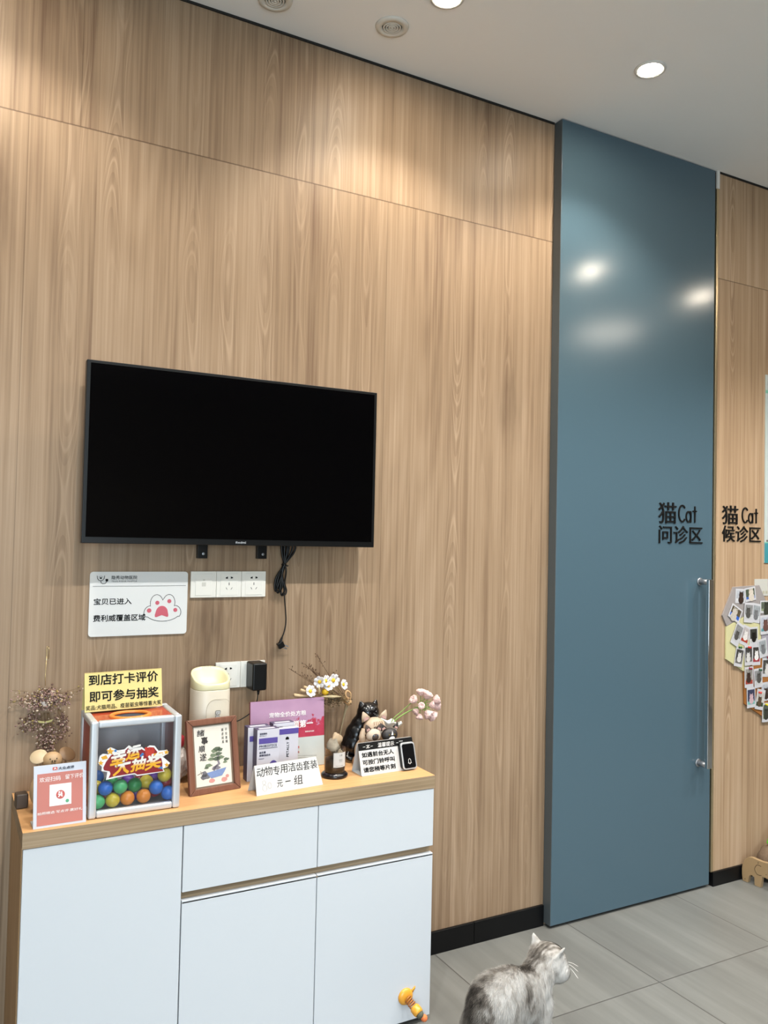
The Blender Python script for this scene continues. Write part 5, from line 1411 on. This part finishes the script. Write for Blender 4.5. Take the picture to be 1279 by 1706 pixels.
bellp = [(-0.0062, -0.022), (-0.0045, -0.019), (-0.0043, -0.014)] + arcp(0, -0.0135, 0.0043, 0.0045, 180, 0, 8) + [(0.0045, -0.019), (0.0062, -0.022)]
for poly in strip(bellp, 0.0011, True) + strip([(-0.0018, -0.0245), (0.0018, -0.0245)], 0.0012):
    k.prism(poly, 0.0004, DBM @ Matrix.Translation((0, -0.0012, 0)))
k.build('bell_icon', M_wink, db_)

# ------------------------------------------------------------------ suction toy on the right door of the sideboard
M_or = mat('amber_plastic', '#f0a93a', 0.3, noise=0.02); M_or2 = mat('orange_pompon', '#ee8148', 0.85, noise=0.12, nscale=180)
st = thing('spring_toy', 'yellow suction cup toy with a spring and orange ball stuck on the sideboard door', 'toy', (1.352, -0.3604, 0.100))
rot90 = Matrix.Rotation(R(90), 4, 'X')
MB().lathe([(0.0, 0.010), (0.016, 0.010), (0.024, 0.006), (0.0265, 0.0015), (0.0265, 0.0), (0.0, 0.0)], n=32, M=rot90).prism([(0.016, 0.012), (0.034, 0.026), (0.033, 0.017), (0.022, 0.004)], 0.003, Matrix.Translation((0, -0.004, 0))).build('suction_cup', M_or, st, smooth=True)
ax = Vector((0.30, -0.80, -0.50)).normalized(); s0 = Vector((0, -0.010, 0))
sa = ax.orthogonal().normalized(); sb_ = ax.cross(sa)
hel = [s0 + ax * (0.034 * t / 72) + (math.cos(t * 0.42) * sa + math.sin(t * 0.42) * sb_) * 0.0115 for t in range(73)]
MB().tube(hel, 0.0021, 6).build('spring', mat('brown_spring', '#b5702f', 0.4, noise=0.05), st, smooth=True)
Mh = Matrix.Translation(s0 + ax * 0.032) @ ax.to_track_quat('Z', 'Y').to_matrix().to_4x4()
MB().lathe([(0, 0), (0.013, 0.0), (0.0165, 0.006), (0.0165, 0.020), (0.0145, 0.027), (0.0, 0.027)], n=28, M=Mh).build('head', M_or, st, smooth=True)
MB().lathe([(0.0125, 0.0265), (0.0125, 0.031), (0.010, 0.0365), (0.005, 0.0395), (0, 0.040)], n=28, M=Mh).build('treat_ball', mat('grey_green_ball', '#5d5d4c', 0.8, noise=0.25, nscale=220), st, smooth=True)
pbp = Vector((0.053, -0.030, -0.066))
MB().tube(smooth([s0 + ax * 0.036 + Vector((0.012, 0, 0.006)), Vector((0.036, -0.034, -0.030)), pbp]), 0.0016, 6).build('wire', M_steel, st, smooth=True)
MB().ball(pbp, 0.0112, 20, 14).build('pompon', M_or2, st, smooth=True)

# ------------------------------------------------------------------ right wall: felt boards, photos, pins, poster
WR = -0.045
def board(label, hexc, pts, y1):
    o = MB().prism(pts, 0.008, Matrix.Translation((0, WR - 0.0085 - y1, 0))).build('felt_board', mat('felt_' + hexc[1:], hexc, 0.9, noise=0.04, nscale=300), bevel=0.001)
    tag(o, label, 'pin board', 'hexagonal felt boards')
def hexa(cx, cz, r, rot=0):
    return [(cx + r * math.cos(R(60 * i + rot)), cz + r * math.sin(R(60 * i + rot))) for i in range(6)]
board('grey hexagonal felt board at the upper left of the photo cluster', '#9c938f', [(3.276, 1.365), (3.202, 1.234), (3.2315, 1.183), (3.353, 1.2275), (3.50, 1.183), (3.54, 1.25), (3.46, 1.372)], 0)
board('pale yellow hexagonal felt board at the middle left of the photo cluster', '#cfc896', [(3.2285, 1.1805), (3.2285, 1.031), (3.352, 0.9665), (3.476, 1.031), (3.476, 1.181), (3.353, 1.2255)], 0)
board('orange hexagonal felt board at the lower part of the photo cluster', '#a06428', [(3.353, 0.9635), (3.362, 0.812), (3.487, 0.745), (3.62, 0.812), (3.62, 0.965), (3.478, 1.0285)], 0)
board('lilac grey hexagonal felt board at the right edge of the photo cluster', '#a19ba3', [(3.479, 1.180), (3.479, 1.0315), (3.622, 0.968), (3.75, 1.03), (3.75, 1.18), (3.50, 1.1805)], 0)
M_pp = mat('photo_paper', '#cfcdd0', 0.35, noise=0.01)
PHOT = [(3.324, 1.322, 0.046, 0.060, -3, 'snapshot of a dark pet on a pale floor, top left on the grey board', 'pale'),
 (3.392, 1.330, 0.049, 0.058, 8, 'snapshot of a cream cat on a blue cloth, topmost on the grey board', 'blue'),
 (3.287, 1.242, 0.053, 0.060, -28, 'tilted snapshot with a bright blue cloth at the left of the grey board', 'blue2'),
 (3.379, 1.243, 0.041, 0.084, -4, 'tall grey snapshot of a cat in the middle of the grey board', 'grey'),
 (3.437, 1.239, 0.039, 0.082, -8, 'pale grey snapshot right of the middle of the grey board', 'mist'),
 (3.503, 1.268, 0.050, 0.053, 0, 'greenish grey snapshot at the right edge beside the grey board', 'green'),
 (3.500, 1.182, 0.047, 0.082, 3, 'snapshot with a turquoise top at the right edge above the lilac board', 'teal'),
 (3.301, 1.144, 0.036, 0.097, -28, 'strongly tilted grey snapshot at the left of the yellow board', 'grey'),
 (3.361, 1.135, 0.037, 0.084, -20, 'tilted snapshot with a red top on the yellow board', 'red'),
 (3.418, 1.130, 0.039, 0.078, 2, 'snapshot of a black cat on the yellow board', 'black'),
 (3.315, 1.036, 0.037, 0.080, -12, 'snapshot of a small white-faced dog under a green pin', 'dark'),
 (3.381, 1.042, 0.037, 0.086, 2, 'dark grey snapshot under a red pin on the yellow board', 'dark'),
 (3.440, 1.039, 0.037, 0.086, 0, 'snapshot of a white cat at the lower right of the yellow board', 'white'),
 (3.486, 1.071, 0.039, 0.080, 10, 'tilted light snapshot of a spotted dog beside the black cat picture', 'mist'),
 (3.386, 0.938, 0.040, 0.088, 1, 'snapshot of a pet in a red collar under a crimson pin', 'collar'),
 (3.451, 0.930, 0.038, 0.082, 4, 'snapshot of a grey tabby face under a dark green pin', 'grey'),
 (3.517, 0.976, 0.045, 0.080, -3, 'dark snapshot of a white dog at the right edge on the orange board', 'dark'),
 (3.514, 0.862, 0.045, 0.080, 3, 'snapshot of a dark face at the right edge below the white dog', 'pale'),
 (3.402, 0.841, 0.039, 0.086, 2, 'colourful snapshot at the lower left of the orange board', 'teal2'),
 (3.466, 0.827, 0.039, 0.086, -12, 'tilted snapshot of a tabby cat under a red pin on the orange board', 'tabby'),
 (3.519, 0.761, 0.043, 0.082, -2, 'dark green snapshot at the very bottom of the photo cluster', 'green')]
PAL = dict(pale=('#b9bcc2', '#d6d6d8', '#3b2c26'), blue=('#4f5a4a', '#3d68b8', '#d9cdbd'), blue2=('#5a4f3d', '#2e66c8', '#c9c0b4'), grey=('#8d8d8c', '#c9c9c8', '#55534f'), mist=('#9fa4a6', '#cfd1d2', '#77787a'), green=('#5e6658', '#8f9a7a', '#3a3d34'), teal=('#b9bcc6', '#5f9aa0', '#6d4a44'), red=('#b9b0ae', '#b0402c', '#e5dfda'), black=('#3a3b36', '#c8c6c2', '#161513'), dark=('#4c4a48', '#77736f', '#d8d4d0'), white=('#3f3c39', '#a33b45', '#eeeae6'), collar=('#9c968f', '#a5473a', '#3c2a24'), teal2=('#3b3f58', '#79b8b0', '#cfaeb4'), tabby=('#c9c4bd', '#2f4a32', '#5c4a38'))
for i, (x, z, w, h, a, lb, pal) in enumerate(PHOT):
    bgc, mid, sub_ = PAL[pal]
    w *= 1.55; h *= 1.12
    y = WR - 0.0094 - 0.0011 * (i % 4)
    t = thing('instant_photo', lb, 'photo', (x, y, z), 0, 'snapshots on the felt boards')
    t.rotation_euler = (0, R(-a), 0)
    MB().box(-w / 2, w / 2, -0.0006, 0, -h / 2, h / 2).build('paper', M_pp, t)
    iw, ih = w * 0.82, h * 0.72; oz = h * 0.03
    MB().box(-iw / 2, iw / 2, -0.0008, -0.0004, oz - ih / 2, oz + ih / 2).build('image', mat('photo_' + pal + '_a', bgc, 0.3, noise=0.45, nscale=70), t)
    q = random.Random(i * 7 + 1)
    sh_ = MB()
    hh = ih * q.uniform(0.35, 0.55)
    sh_.box(-iw / 2, iw / 2, -0.0010, -0.0007, oz - ih / 2, oz - ih / 2 + hh * 0.6)
    sh_.build('foreground', mat('photo_' + pal + '_b', mid, 0.3, noise=0.35, nscale=80), t)
    an = MB(); cx_, cz_ = q.uniform(-.1, .1) * iw, oz - ih * q.uniform(0.0, 0.14)
    r_ = iw * 0.27
    an.prism(circ(r_, 14, cx_, cz_ + r_ * 0.5, r_ * 0.9) , 0.0003, Matrix.Translation((0, -0.0013, 0)))
    an.prism(circ(r_ * 1.2, 14, cx_, cz_ - r_ * 0.9, r_ * 1.2), 0.0003, Matrix.Translation((0, -0.00125, 0)))
    for sx in (-1, 1):
        an.prism([(cx_ + sx * r_ * .25, cz_ + r_ * 1.1), (cx_ + sx * r_ * .85, cz_ + r_ * .9), (cx_ + sx * r_ * .75, cz_ + r_ * 1.75)][::-sx], 0.0003, Matrix.Translation((0, -0.0013, 0)))
    an.build('pet', mat('photo_' + pal + '_c', sub_, 0.3, noise=0.4, nscale=160), t)
def pin(x, z, hexc, label):
    t = thing('push_pin', label, 'push pin', (x, WR - 0.0128, z), 0, 'push pins in the felt boards')
    MB().lathe([(0, 0.013), (0.0055, 0.0125), (0.006, 0.010), (0.0035, 0.007), (0.0035, 0.003), (0.006, 0.0005), (0, 0)], n=14, M=rot90).build('head', mat('pin_' + hexc[1:], hexc, 0.3, noise=0.03), t, smooth=True)
pin(3.315, 1.082, '#2f6b35', 'green push pin on the white-faced dog snapshot')
pin(3.380, 1.079, '#d0362c', 'red push pin on the dark grey snapshot of the yellow board')
pin(3.388, 0.979, '#8d2038', 'crimson push pin on the red collar snapshot')
pin(3.459, 0.969, '#2d5a3a', 'dark green push pin on the grey tabby face snapshot')
pin(3.458, 0.861, '#d43a34', 'red push pin on the tilted tabby cat snapshot')
pin(3.508, 0.800, '#e0cf2e', 'yellow push pin on the bottom dark green snapshot')
pin(3.520, 1.024, '#9c2b40', 'wine red push pin above the white dog snapshot')

po = thing('wall_poster', 'tall white poster with turquoise bands at the right edge of the photo', 'poster', (3.502, WR, 1.4785))
MB().box(0, 0.62, -0.004, 0, 0, 0.9165).build('panel', mat('poster_white', '#c3cac6', 0.35, noise=0.01), po)
MB().box(0, 0.62, -0.0048, -0.0035, 0, 0.096).build('lower_band', mat('poster_teal', '#3f8f98', 0.4, noise=0.03), po)
MB().box(0, 0.62, -0.0048, -0.0035, 0.096, 0.101).build('thin_band', mat('poster_green', '#7fc0a5', 0.4, noise=0.03), po)
MB().box(0, 0.62, -0.0048, -0.0035, 0.826, 0.841).build('upper_band', mat('poster_green', '#7fc0a5'), po)
k = MB()
for dz in (0.868, 0.880):
    k.box(0.016, 0.10, -0.0046, -0.0038, dz, dz + 0.006)
k.box(0.012, 0.05, -0.0046, -0.0038, 0.103, 0.112)
k.build('print', M_gink, po)
wc = thing('wall_card', 'small white card above the photo cluster at the right edge of the photo', 'card', (3.4335, WR, 1.320))
MB().box(0, 0.13, -0.003, 0, 0, 0.081).build('panel', mat('card_white', '#cbc8bf', 0.4, noise=0.01), wc)
k = MB()
for i in range(4):
    k.box(0.036 + i * 0.022, 0.050 + i * 0.022, -0.0035, -0.0025, 0.010, 0.024)
k.build('icons', mat('card_icons', '#b9b29c', 0.5, noise=0.1), wc)

# ------------------------------------------------------------------ wooden elephant and toys on the floor at the right
el = thing('wooden_elephant', 'plywood elephant with a carved ear standing on the tiles by the right skirting', 'toy', (3.3370, -0.0685, 0.0003), R(-86.3))
prof = [(-0.0005, 0.0), (0.0265, 0.0), (0.0332, 0.0331), (0.0424, 0.0406), (0.0586, 0.036), (0.060, 0.0), (0.0909, 0.0), (0.0973, 0.0499), (0.112, 0.0526), (0.126, 0.050), (0.135, 0.030), (0.139, 0.006), (0.149, 0.004), (0.154, 0.012), (0.152, 0.050), (0.150, 0.085), (0.142, 0.112), (0.127, 0.1221), (0.1214, 0.1222), (0.0944, 0.1191), (0.0671, 0.1201), (0.0486, 0.1222), (0.0301, 0.118), (0.0115, 0.1032), (-0.0012, 0.0778), (-0.0046, 0.0555), (-0.004, 0.03)]
M_ply = mat('plywood', '#ac906a', 0.5, noise=0.06, nscale=14); M_carve = mat('carved_line', '#4d3a25', 0.7, noise=0.05)
MB().prism(prof, 0.018).build('body', M_ply, el, bevel=0.0015)
k = MB()
earp = smooth([(0.0924, 0.0, 0.0957), (0.0810, 0.0, 0.0985), (0.0696, 0.0, 0.094), (0.0606, 0.0, 0.0742), (0.0699, 0.0, 0.0567), (0.0820, 0.0, 0.0535), (0.0949, 0.0, 0.0563)], 4)
for poly in strip([(p.x, p.z) for p in earp], 0.0022):
    k.prism(poly, 0.0007, Matrix.Translation((0, -0.0004, 0)))
k.build('carved_ear', M_carve, el)
MB().prism(circ(0.0024, 10, 0.0775, 0.1071), 0.0007, Matrix.Translation((0, -0.0004, 0))).build('eye_hole', M_carve, el)
MB().prism(circ(0.0022, 10, 0.0123, 0.012), 0.0007, Matrix.Translation((0, -0.0004, 0))).build('foot_hole', M_carve, el)
MB().prism(circ(0.0020, 10, 0.118, 0.068), 0.0007, Matrix.Translation((0, -0.0004, 0))).build('face_hole', M_carve, el)
pt_ = thing('plush_toy', 'brown plush bundle behind the plywood elephant at the right edge', 'toy', (3.472, -0.135, 0.0))
q = random.Random(5)
pb_ = MB().ball((0, 0, 0.082), (0.082, 0.075, 0.082), 30, 20)
pb_.v = [tuple(Vector(v) * (1 + 0.05 * mnoise.noise(Vector(v) * 60))) for v in pb_.v]
pb_.v = [(x, y, max(0.001, z)) for x, y, z in pb_.v]
pb_.build('body', mat('brown_plush', '#78634f', 0.95, noise=0.3, nscale=90), pt_, smooth=True)
MB().ball((-0.055, -0.030, 0.120), (0.020, 0.016, 0.018), 14, 10).build('ear', mat('brown_plush', '#78634f'), pt_, smooth=True)
gt = thing('green_toy', 'bright green toy lying on the brown plush bundle at the right edge', 'toy', (3.478, -0.125, 0.1635))
MB().prism([(-0.035, 0.004), (-0.026, 0.020), (-0.006, 0.046), (0.02, 0.052), (0.045, 0.04), (0.055, 0.01), (0.02, 0.0), (-0.016, -0.002)], 0.03, Matrix.Translation((0, -0.015, 0.002))).build('body', mat('lime_plastic', '#5fae2c', 0.45, noise=0.05), gt, bevel=0.005, seg=3)
MB().box(-0.03, 0.05, -0.0155, -0.0135, 0.0, 0.004).build('hem', mat('dark_green_hem', '#2b5a1c', 0.6, noise=0.05), gt)

# ------------------------------------------------------------------ the cat
CATA = R(5)
ca = thing('cat', 'silver tabby cat sitting on the tiles with its head turned right, away from the sideboard', 'cat', (1.5, -0.68, 0.0), CATA)
# joints: x forward, y left, z up
BLOBS = [((-0.045, 0.0, 0.125), (0.098, 0.092, 0.120)), ((-0.035, 0.0, 0.205), (0.092, 0.076, 0.098)), ((0.015, 0.0, 0.210), (0.085, 0.070, 0.092)), ((0.070, 0.0, 0.195), (0.072, 0.068, 0.088)), ((0.098, 0.0, 0.150), (0.060, 0.062, 0.090)),
         ((0.118, 0.004, 0.218), (0.056, 0.056, 0.062)), ((0.150, 0.008, 0.248), (0.052, 0.053, 0.052)), ((0.128, 0.0, 0.165), (0.050, 0.056, 0.065)),
         ((0.186, 0.012, 0.270), (0.060, 0.060, 0.054)), ((0.203, -0.020, 0.250), (0.036, 0.034, 0.033)), ((0.206, 0.044, 0.250), (0.036, 0.034, 0.033)), ((0.228, 0.004, 0.247), (0.026, 0.022, 0.021)), ((0.228, 0.030, 0.247), (0.026, 0.022, 0.021)), ((0.240, 0.018, 0.255), (0.018, 0.016, 0.013)), ((0.222, 0.016, 0.278), (0.024, 0.028, 0.020)),
         ((-0.02, -0.078, 0.080), (0.082, 0.036, 0.080)), ((-0.02, 0.078, 0.080), (0.082, 0.036, 0.080)), ((0.04, -0.082, 0.020), (0.050, 0.022, 0.020)), ((0.04, 0.082, 0.020), (0.050, 0.022, 0.020)),
         ((0.125, -0.032, 0.095), (0.030, 0.026, 0.075)), ((0.125, 0.036, 0.095), (0.030, 0.026, 0.075)), ((0.135, -0.033, 0.035), (0.023, 0.022, 0.040)), ((0.135, 0.037, 0.035), (0.023, 0.022, 0.040)), ((0.150, -0.033, 0.014), (0.032, 0.022, 0.0145)), ((0.150, 0.037, 0.014), (0.032, 0.022, 0.0145))]
cm = MB()
for c, r in BLOBS:
    cm.ball(c, r, 24, 16)
# ears (short, set wide)
def ear(mb, base, tip, wdir, w, t):
    base = Vector(base); tip = Vector(tip); wd = Vector(wdir).normalized(); ax_ = tip - base; th = ax_.cross(wd).normalized() * t
    vs = []; fs = []; n = 10; rows_ = (0.0, 0.35, 0.7, 0.93, 1.0)
    for u_ in rows_:
        s_ = (1 - u_) ** 0.75 * w + 0.002
        for k_ in range(n):
            a = 2 * PI * k_ / n
            vs.append(tuple(base + ax_ * u_ + wd * s_ * math.cos(a) + th * math.sin(a) * (1 - u_ * .5)))
    for j in range(len(rows_) - 1):
        for k_ in range(n):
            k2 = (k_ + 1) % n; fs.append((j * n + k_, j * n + k2, (j + 1) * n + k2, (j + 1) * n + k_))
    fs.append(tuple(reversed(range(n)))); fs.append(tuple(range((len(rows_) - 1) * n, len(rows_) * n)))
    mb.add(vs, fs)
ear(cm, (0.172, 0.044, 0.300), (0.170, 0.060, 0.344), (1, -0.5, 0.2), 0.023, 0.008)
ear(cm, (0.186, -0.026, 0.298), (0.205, -0.046, 0.333), (0.8, 0.45, -0.3), 0.021, 0.008)
tail = smooth([(-0.12, 0.02, 0.05), (-0.145, -0.05, 0.026), (-0.09, -0.115, 0.022), (0.0, -0.135, 0.021), (0.08, -0.125, 0.021)], 5)
cm.tube(tail, [0.024] * len(tail), 12)
tmp = cm.build('tmp_cat', M_paper)
rm = tmp.modifiers.new('r', 'REMESH'); rm.mode = 'VOXEL'; rm.voxel_size = 0.0055
s_ = tmp.modifiers.new('s', 'SMOOTH'); s_.iterations = 7; s_.factor = 0.5
dg = bpy.context.evaluated_depsgraph_get(); dg.update()
cme = bpy.data.meshes.new_from_object(tmp.evaluated_get(dg))
bpy.data.objects.remove(tmp)
cme.name = 'body'
cme.polygons.foreach_set('use_smooth', [True] * len(cme.polygons))
nv = len(cme.vertices)
co = np.zeros(nv * 3); cme.vertices.foreach_get('co', co); co = co.reshape(-1, 3)
co[:, 2] = np.maximum(co[:, 2], 0.0005); cme.vertices.foreach_set('co', co.ravel())
cme.update()
no = np.zeros(nv * 3); cme.vertices.foreach_get('normal', no); no = no.reshape(-1, 3)
def coat(p, nrm):
    """0 = white fur, 1 = dark tabby marking"""
    x, y, z = p
    P = Vector(p)
    n1 = mnoise.noise(P * 38); n2 = mnoise.noise(P * 95 + Vector((7, 3, 1)))
    v = 0.20
    ridge = 0.303 - 6.0 * (x + 0.02) ** 2 if x < 0.09 else 0.23 + (x - 0.09) * 0.95
    top_ = max(0.0, min(1.0, (nrm[2] - 0.62) / 0.33))
    if x < 0.11:
        back = max(0.0, 1 - abs(y - 0.0) / 0.040) * max(0, min(1, (nrm[2] + max(0, -nrm[0]) - 0.30) / 0.5))
        v += 0.50 * back
    if x < -0.09:
        v += 0.32 * max(0, min(1, (-nrm[0] - 0.2) / 0.6))
    # neck nape and crown stripes
    if x > 0.06 and z > 0.20:
        cr = max(0.0, 1 - abs(y - 0.010) / 0.046) * max(0, min(1, (nrm[2] - 0.25 + 0.4 * max(0, -nrm[0])) / 0.4))
        v += (0.55 + 0.25 * math.sin((y + 0.4 * n1 * 0.02) * 420)) * cr
    # faint flank bars and shoulder smudge
    if -0.12 < x < 0.12 and z < 0.27:
        v += 0.20 * max(0, math.sin(x * 85 + 3.0 * n1 + z * 14)) * max(0, min(1, (z - 0.05) / 0.1))
    d = (P - Vector((0.085, -0.065, 0.115))).length
    v += 0.34 * math.exp(-(d / 0.040) ** 2)
    d = (P - Vector((0.045, -0.05, 0.235))).length
    v += 0.28 * math.exp(-(d / 0.035) ** 2)
    # white chest, cheek, muzzle
    if x > 0.105 and z < 0.235: v -= 0.24
    if x > 0.17 and z < 0.275: v -= 0.12
    v += 0.24 * n1 + 0.20 * n2
    return max(0.0, min(1.0, v))
ca_attr = cme.attributes.new('coat', 'FLOAT', 'POINT')
vals = np.array([coat(tuple(co[i]), no[i]) for i in range(nv)], dtype=np.float32)
ca_attr.data.foreach_set('value', vals)
Bc = NB('silver_tabby_fur')
at = Bc.n('ShaderNodeAttribute'); at.attribute_name = 'coat'
rp = Bc.n('ShaderNodeValToRGB'); e = rp.color_ramp.elements
e[0].position = 0.0; e[0].color = lin('#d8d5d0'); e[1].position = 1.0; e[1].color = lin('#37322d')
m_ = e.new(0.35); m_.color = lin('#b3aea7'); m_ = e.new(0.62); m_.color = lin('#7b746c')
Bc.l(at.outputs['Fac'], rp.inputs[0]); Bc.l(rp.outputs[0], Bc.b.inputs['Base Color'])
Bc.b.inputs['Roughness'].default_value = 0.8; Bc.b.inputs['Specular IOR Level'].default_value = 0.15
cme.materials.clear(); cme.materials.append(Bc.m)
cb_ = bpy.data.objects.new('body', cme); COL.objects.link(cb_); cb_.parent = ca
# short fur
rng = np.random.default_rng(5)
tri = np.array([(p.vertices[0], p.vertices[k_], p.vertices[k_ + 1]) for p in cme.polygons for k_ in range(1, len(p.vertices) - 1)])
A_, B_, C_ = co[tri[:, 0]], co[tri[:, 1]], co[tri[:, 2]]
area = np.linalg.norm(np.cross(B_ - A_, C_ - A_), axis=1)
NF = 75000
ti = rng.choice(len(tri), NF, p=area / area.sum())
u_ = rng.random(NF); v_ = rng.random(NF); m_ = u_ + v_ > 1; u_[m_] = 1 - u_[m_]; v_[m_] = 1 - v_[m_]
w0 = 1 - u_ - v_
P0 = w0[:, None] * A_[ti] + u_[:, None] * B_[ti] + v_[:, None] * C_[ti]
N0 = w0[:, None] * no[tri[ti, 0]] + u_[:, None] * no[tri[ti, 1]] + v_[:, None] * no[tri[ti, 2]]
N0 /= np.linalg.norm(N0, axis=1)[:, None]
V0 = w0 * vals[tri[ti, 0]] + u_ * vals[tri[ti, 1]] + v_ * vals[tri[ti, 2]]
flow = np.tile(np.array([-0.55, 0.0, -0.85]), (NF, 1))
hm = (P0[:, 0] > 0.16) & (P0[:, 2] > 0.22); flow[hm] = np.array([-0.9, 0, -0.3])
flow += rng.normal(0, 0.22, (NF, 3))
flow -= (flow * N0).sum(1)[:, None] * N0
flow /= np.linalg.norm(flow, axis=1)[:, None] + 1e-9
ln = rng.uniform(0.008, 0.015, NF); ln[hm] *= 0.55; ln[P0[:, 2] < 0.05] *= 0.5; ln[P0[:, 2] > 0.312] *= 0.45
dirn = flow * 0.86 + N0 * rng.uniform(0.22, 0.55, NF)[:, None]
sd = np.cross(flow, N0); wd = 0.00036
tip = P0 + dirn * ln[:, None] + np.array([0, 0, -1]) * (ln * 0.12)[:, None]
mid = P0 + (dirn * 0.55 + N0 * 0.06) * ln[:, None]
keep = tip[:, 2] > 0.001
P0, mid, tip, sd, V0 = P0[keep], mid[keep], tip[keep], sd[keep], V0[keep]
nf = len(P0)
base = P0 - N0[keep] * 0.0008
fv = np.stack([base - sd * wd, base + sd * wd, mid + sd * wd * 0.8, mid - sd * wd * 0.8, tip], 1).reshape(-1, 3)
ix = np.arange(nf) * 5
faces = np.concatenate([np.stack([ix, ix + 1, ix + 2], 1), np.stack([ix, ix + 2, ix + 3], 1), np.stack([ix + 3, ix + 2, ix + 4], 1)])
fme = bpy.data.meshes.new('fur')
fme.vertices.add(len(fv)); fme.vertices.foreach_set('co', fv.ravel().astype(np.float32))
fme.loops.add(len(faces) * 3); fme.loops.foreach_set('vertex_index', faces.ravel().astype(np.int32))
fme.polygons.add(len(faces)); fme.polygons.foreach_set('loop_start', (np.arange(len(faces)) * 3).astype(np.int32))
fme.update(calc_edges=True)
fa = fme.attributes.new('coat', 'FLOAT', 'POINT')
vv = np.clip(V0 + rng.normal(0, 0.09, nf), 0, 1)
fa.data.foreach_set('value', np.repeat(vv, 5).astype(np.float32))
fme.materials.append(Bc.m)
fo = bpy.data.objects.new('fur', fme); COL.objects.link(fo); fo.parent = ca; fo['kind'] = 'stuff'
# face
for sy in (-1, 1):
    e = MB().ball((0.232, 0.016 + sy * 0.024, 0.274), (0.006, 0.0075, 0.008), 14, 10).build('eye', mat('green_eye', '#7c8b4a', 0.1, noise=0.1), ca, smooth=True)
    MB().ball((0.2365, 0.016 + sy * 0.025, 0.274), (0.0025, 0.003, 0.006), 10, 8).build('pupil', M_ink, e, smooth=True)
MB().ball((0.2555, 0.018, 0.258), (0.004, 0.006, 0.004), 10, 8).build('nose', mat('brick_nose', '#8a5a52', 0.5, noise=0.05), ca, smooth=True)
for i, (sy, dz) in enumerate([(s, d) for s in (-1, 1) for d in (-0.010, 0.0, 0.008)]):
    MB().tube(smooth([(0.246, 0.018 + sy * 0.010, 0.250 + dz * .4), (0.262, 0.018 + sy * 0.030, 0.248 + dz), (0.268, 0.018 + sy * 0.056, 0.238 + dz * 2)], 4), [0.0005] * 8 + [0.00025], 4).build('whisker', M_wink, ca)
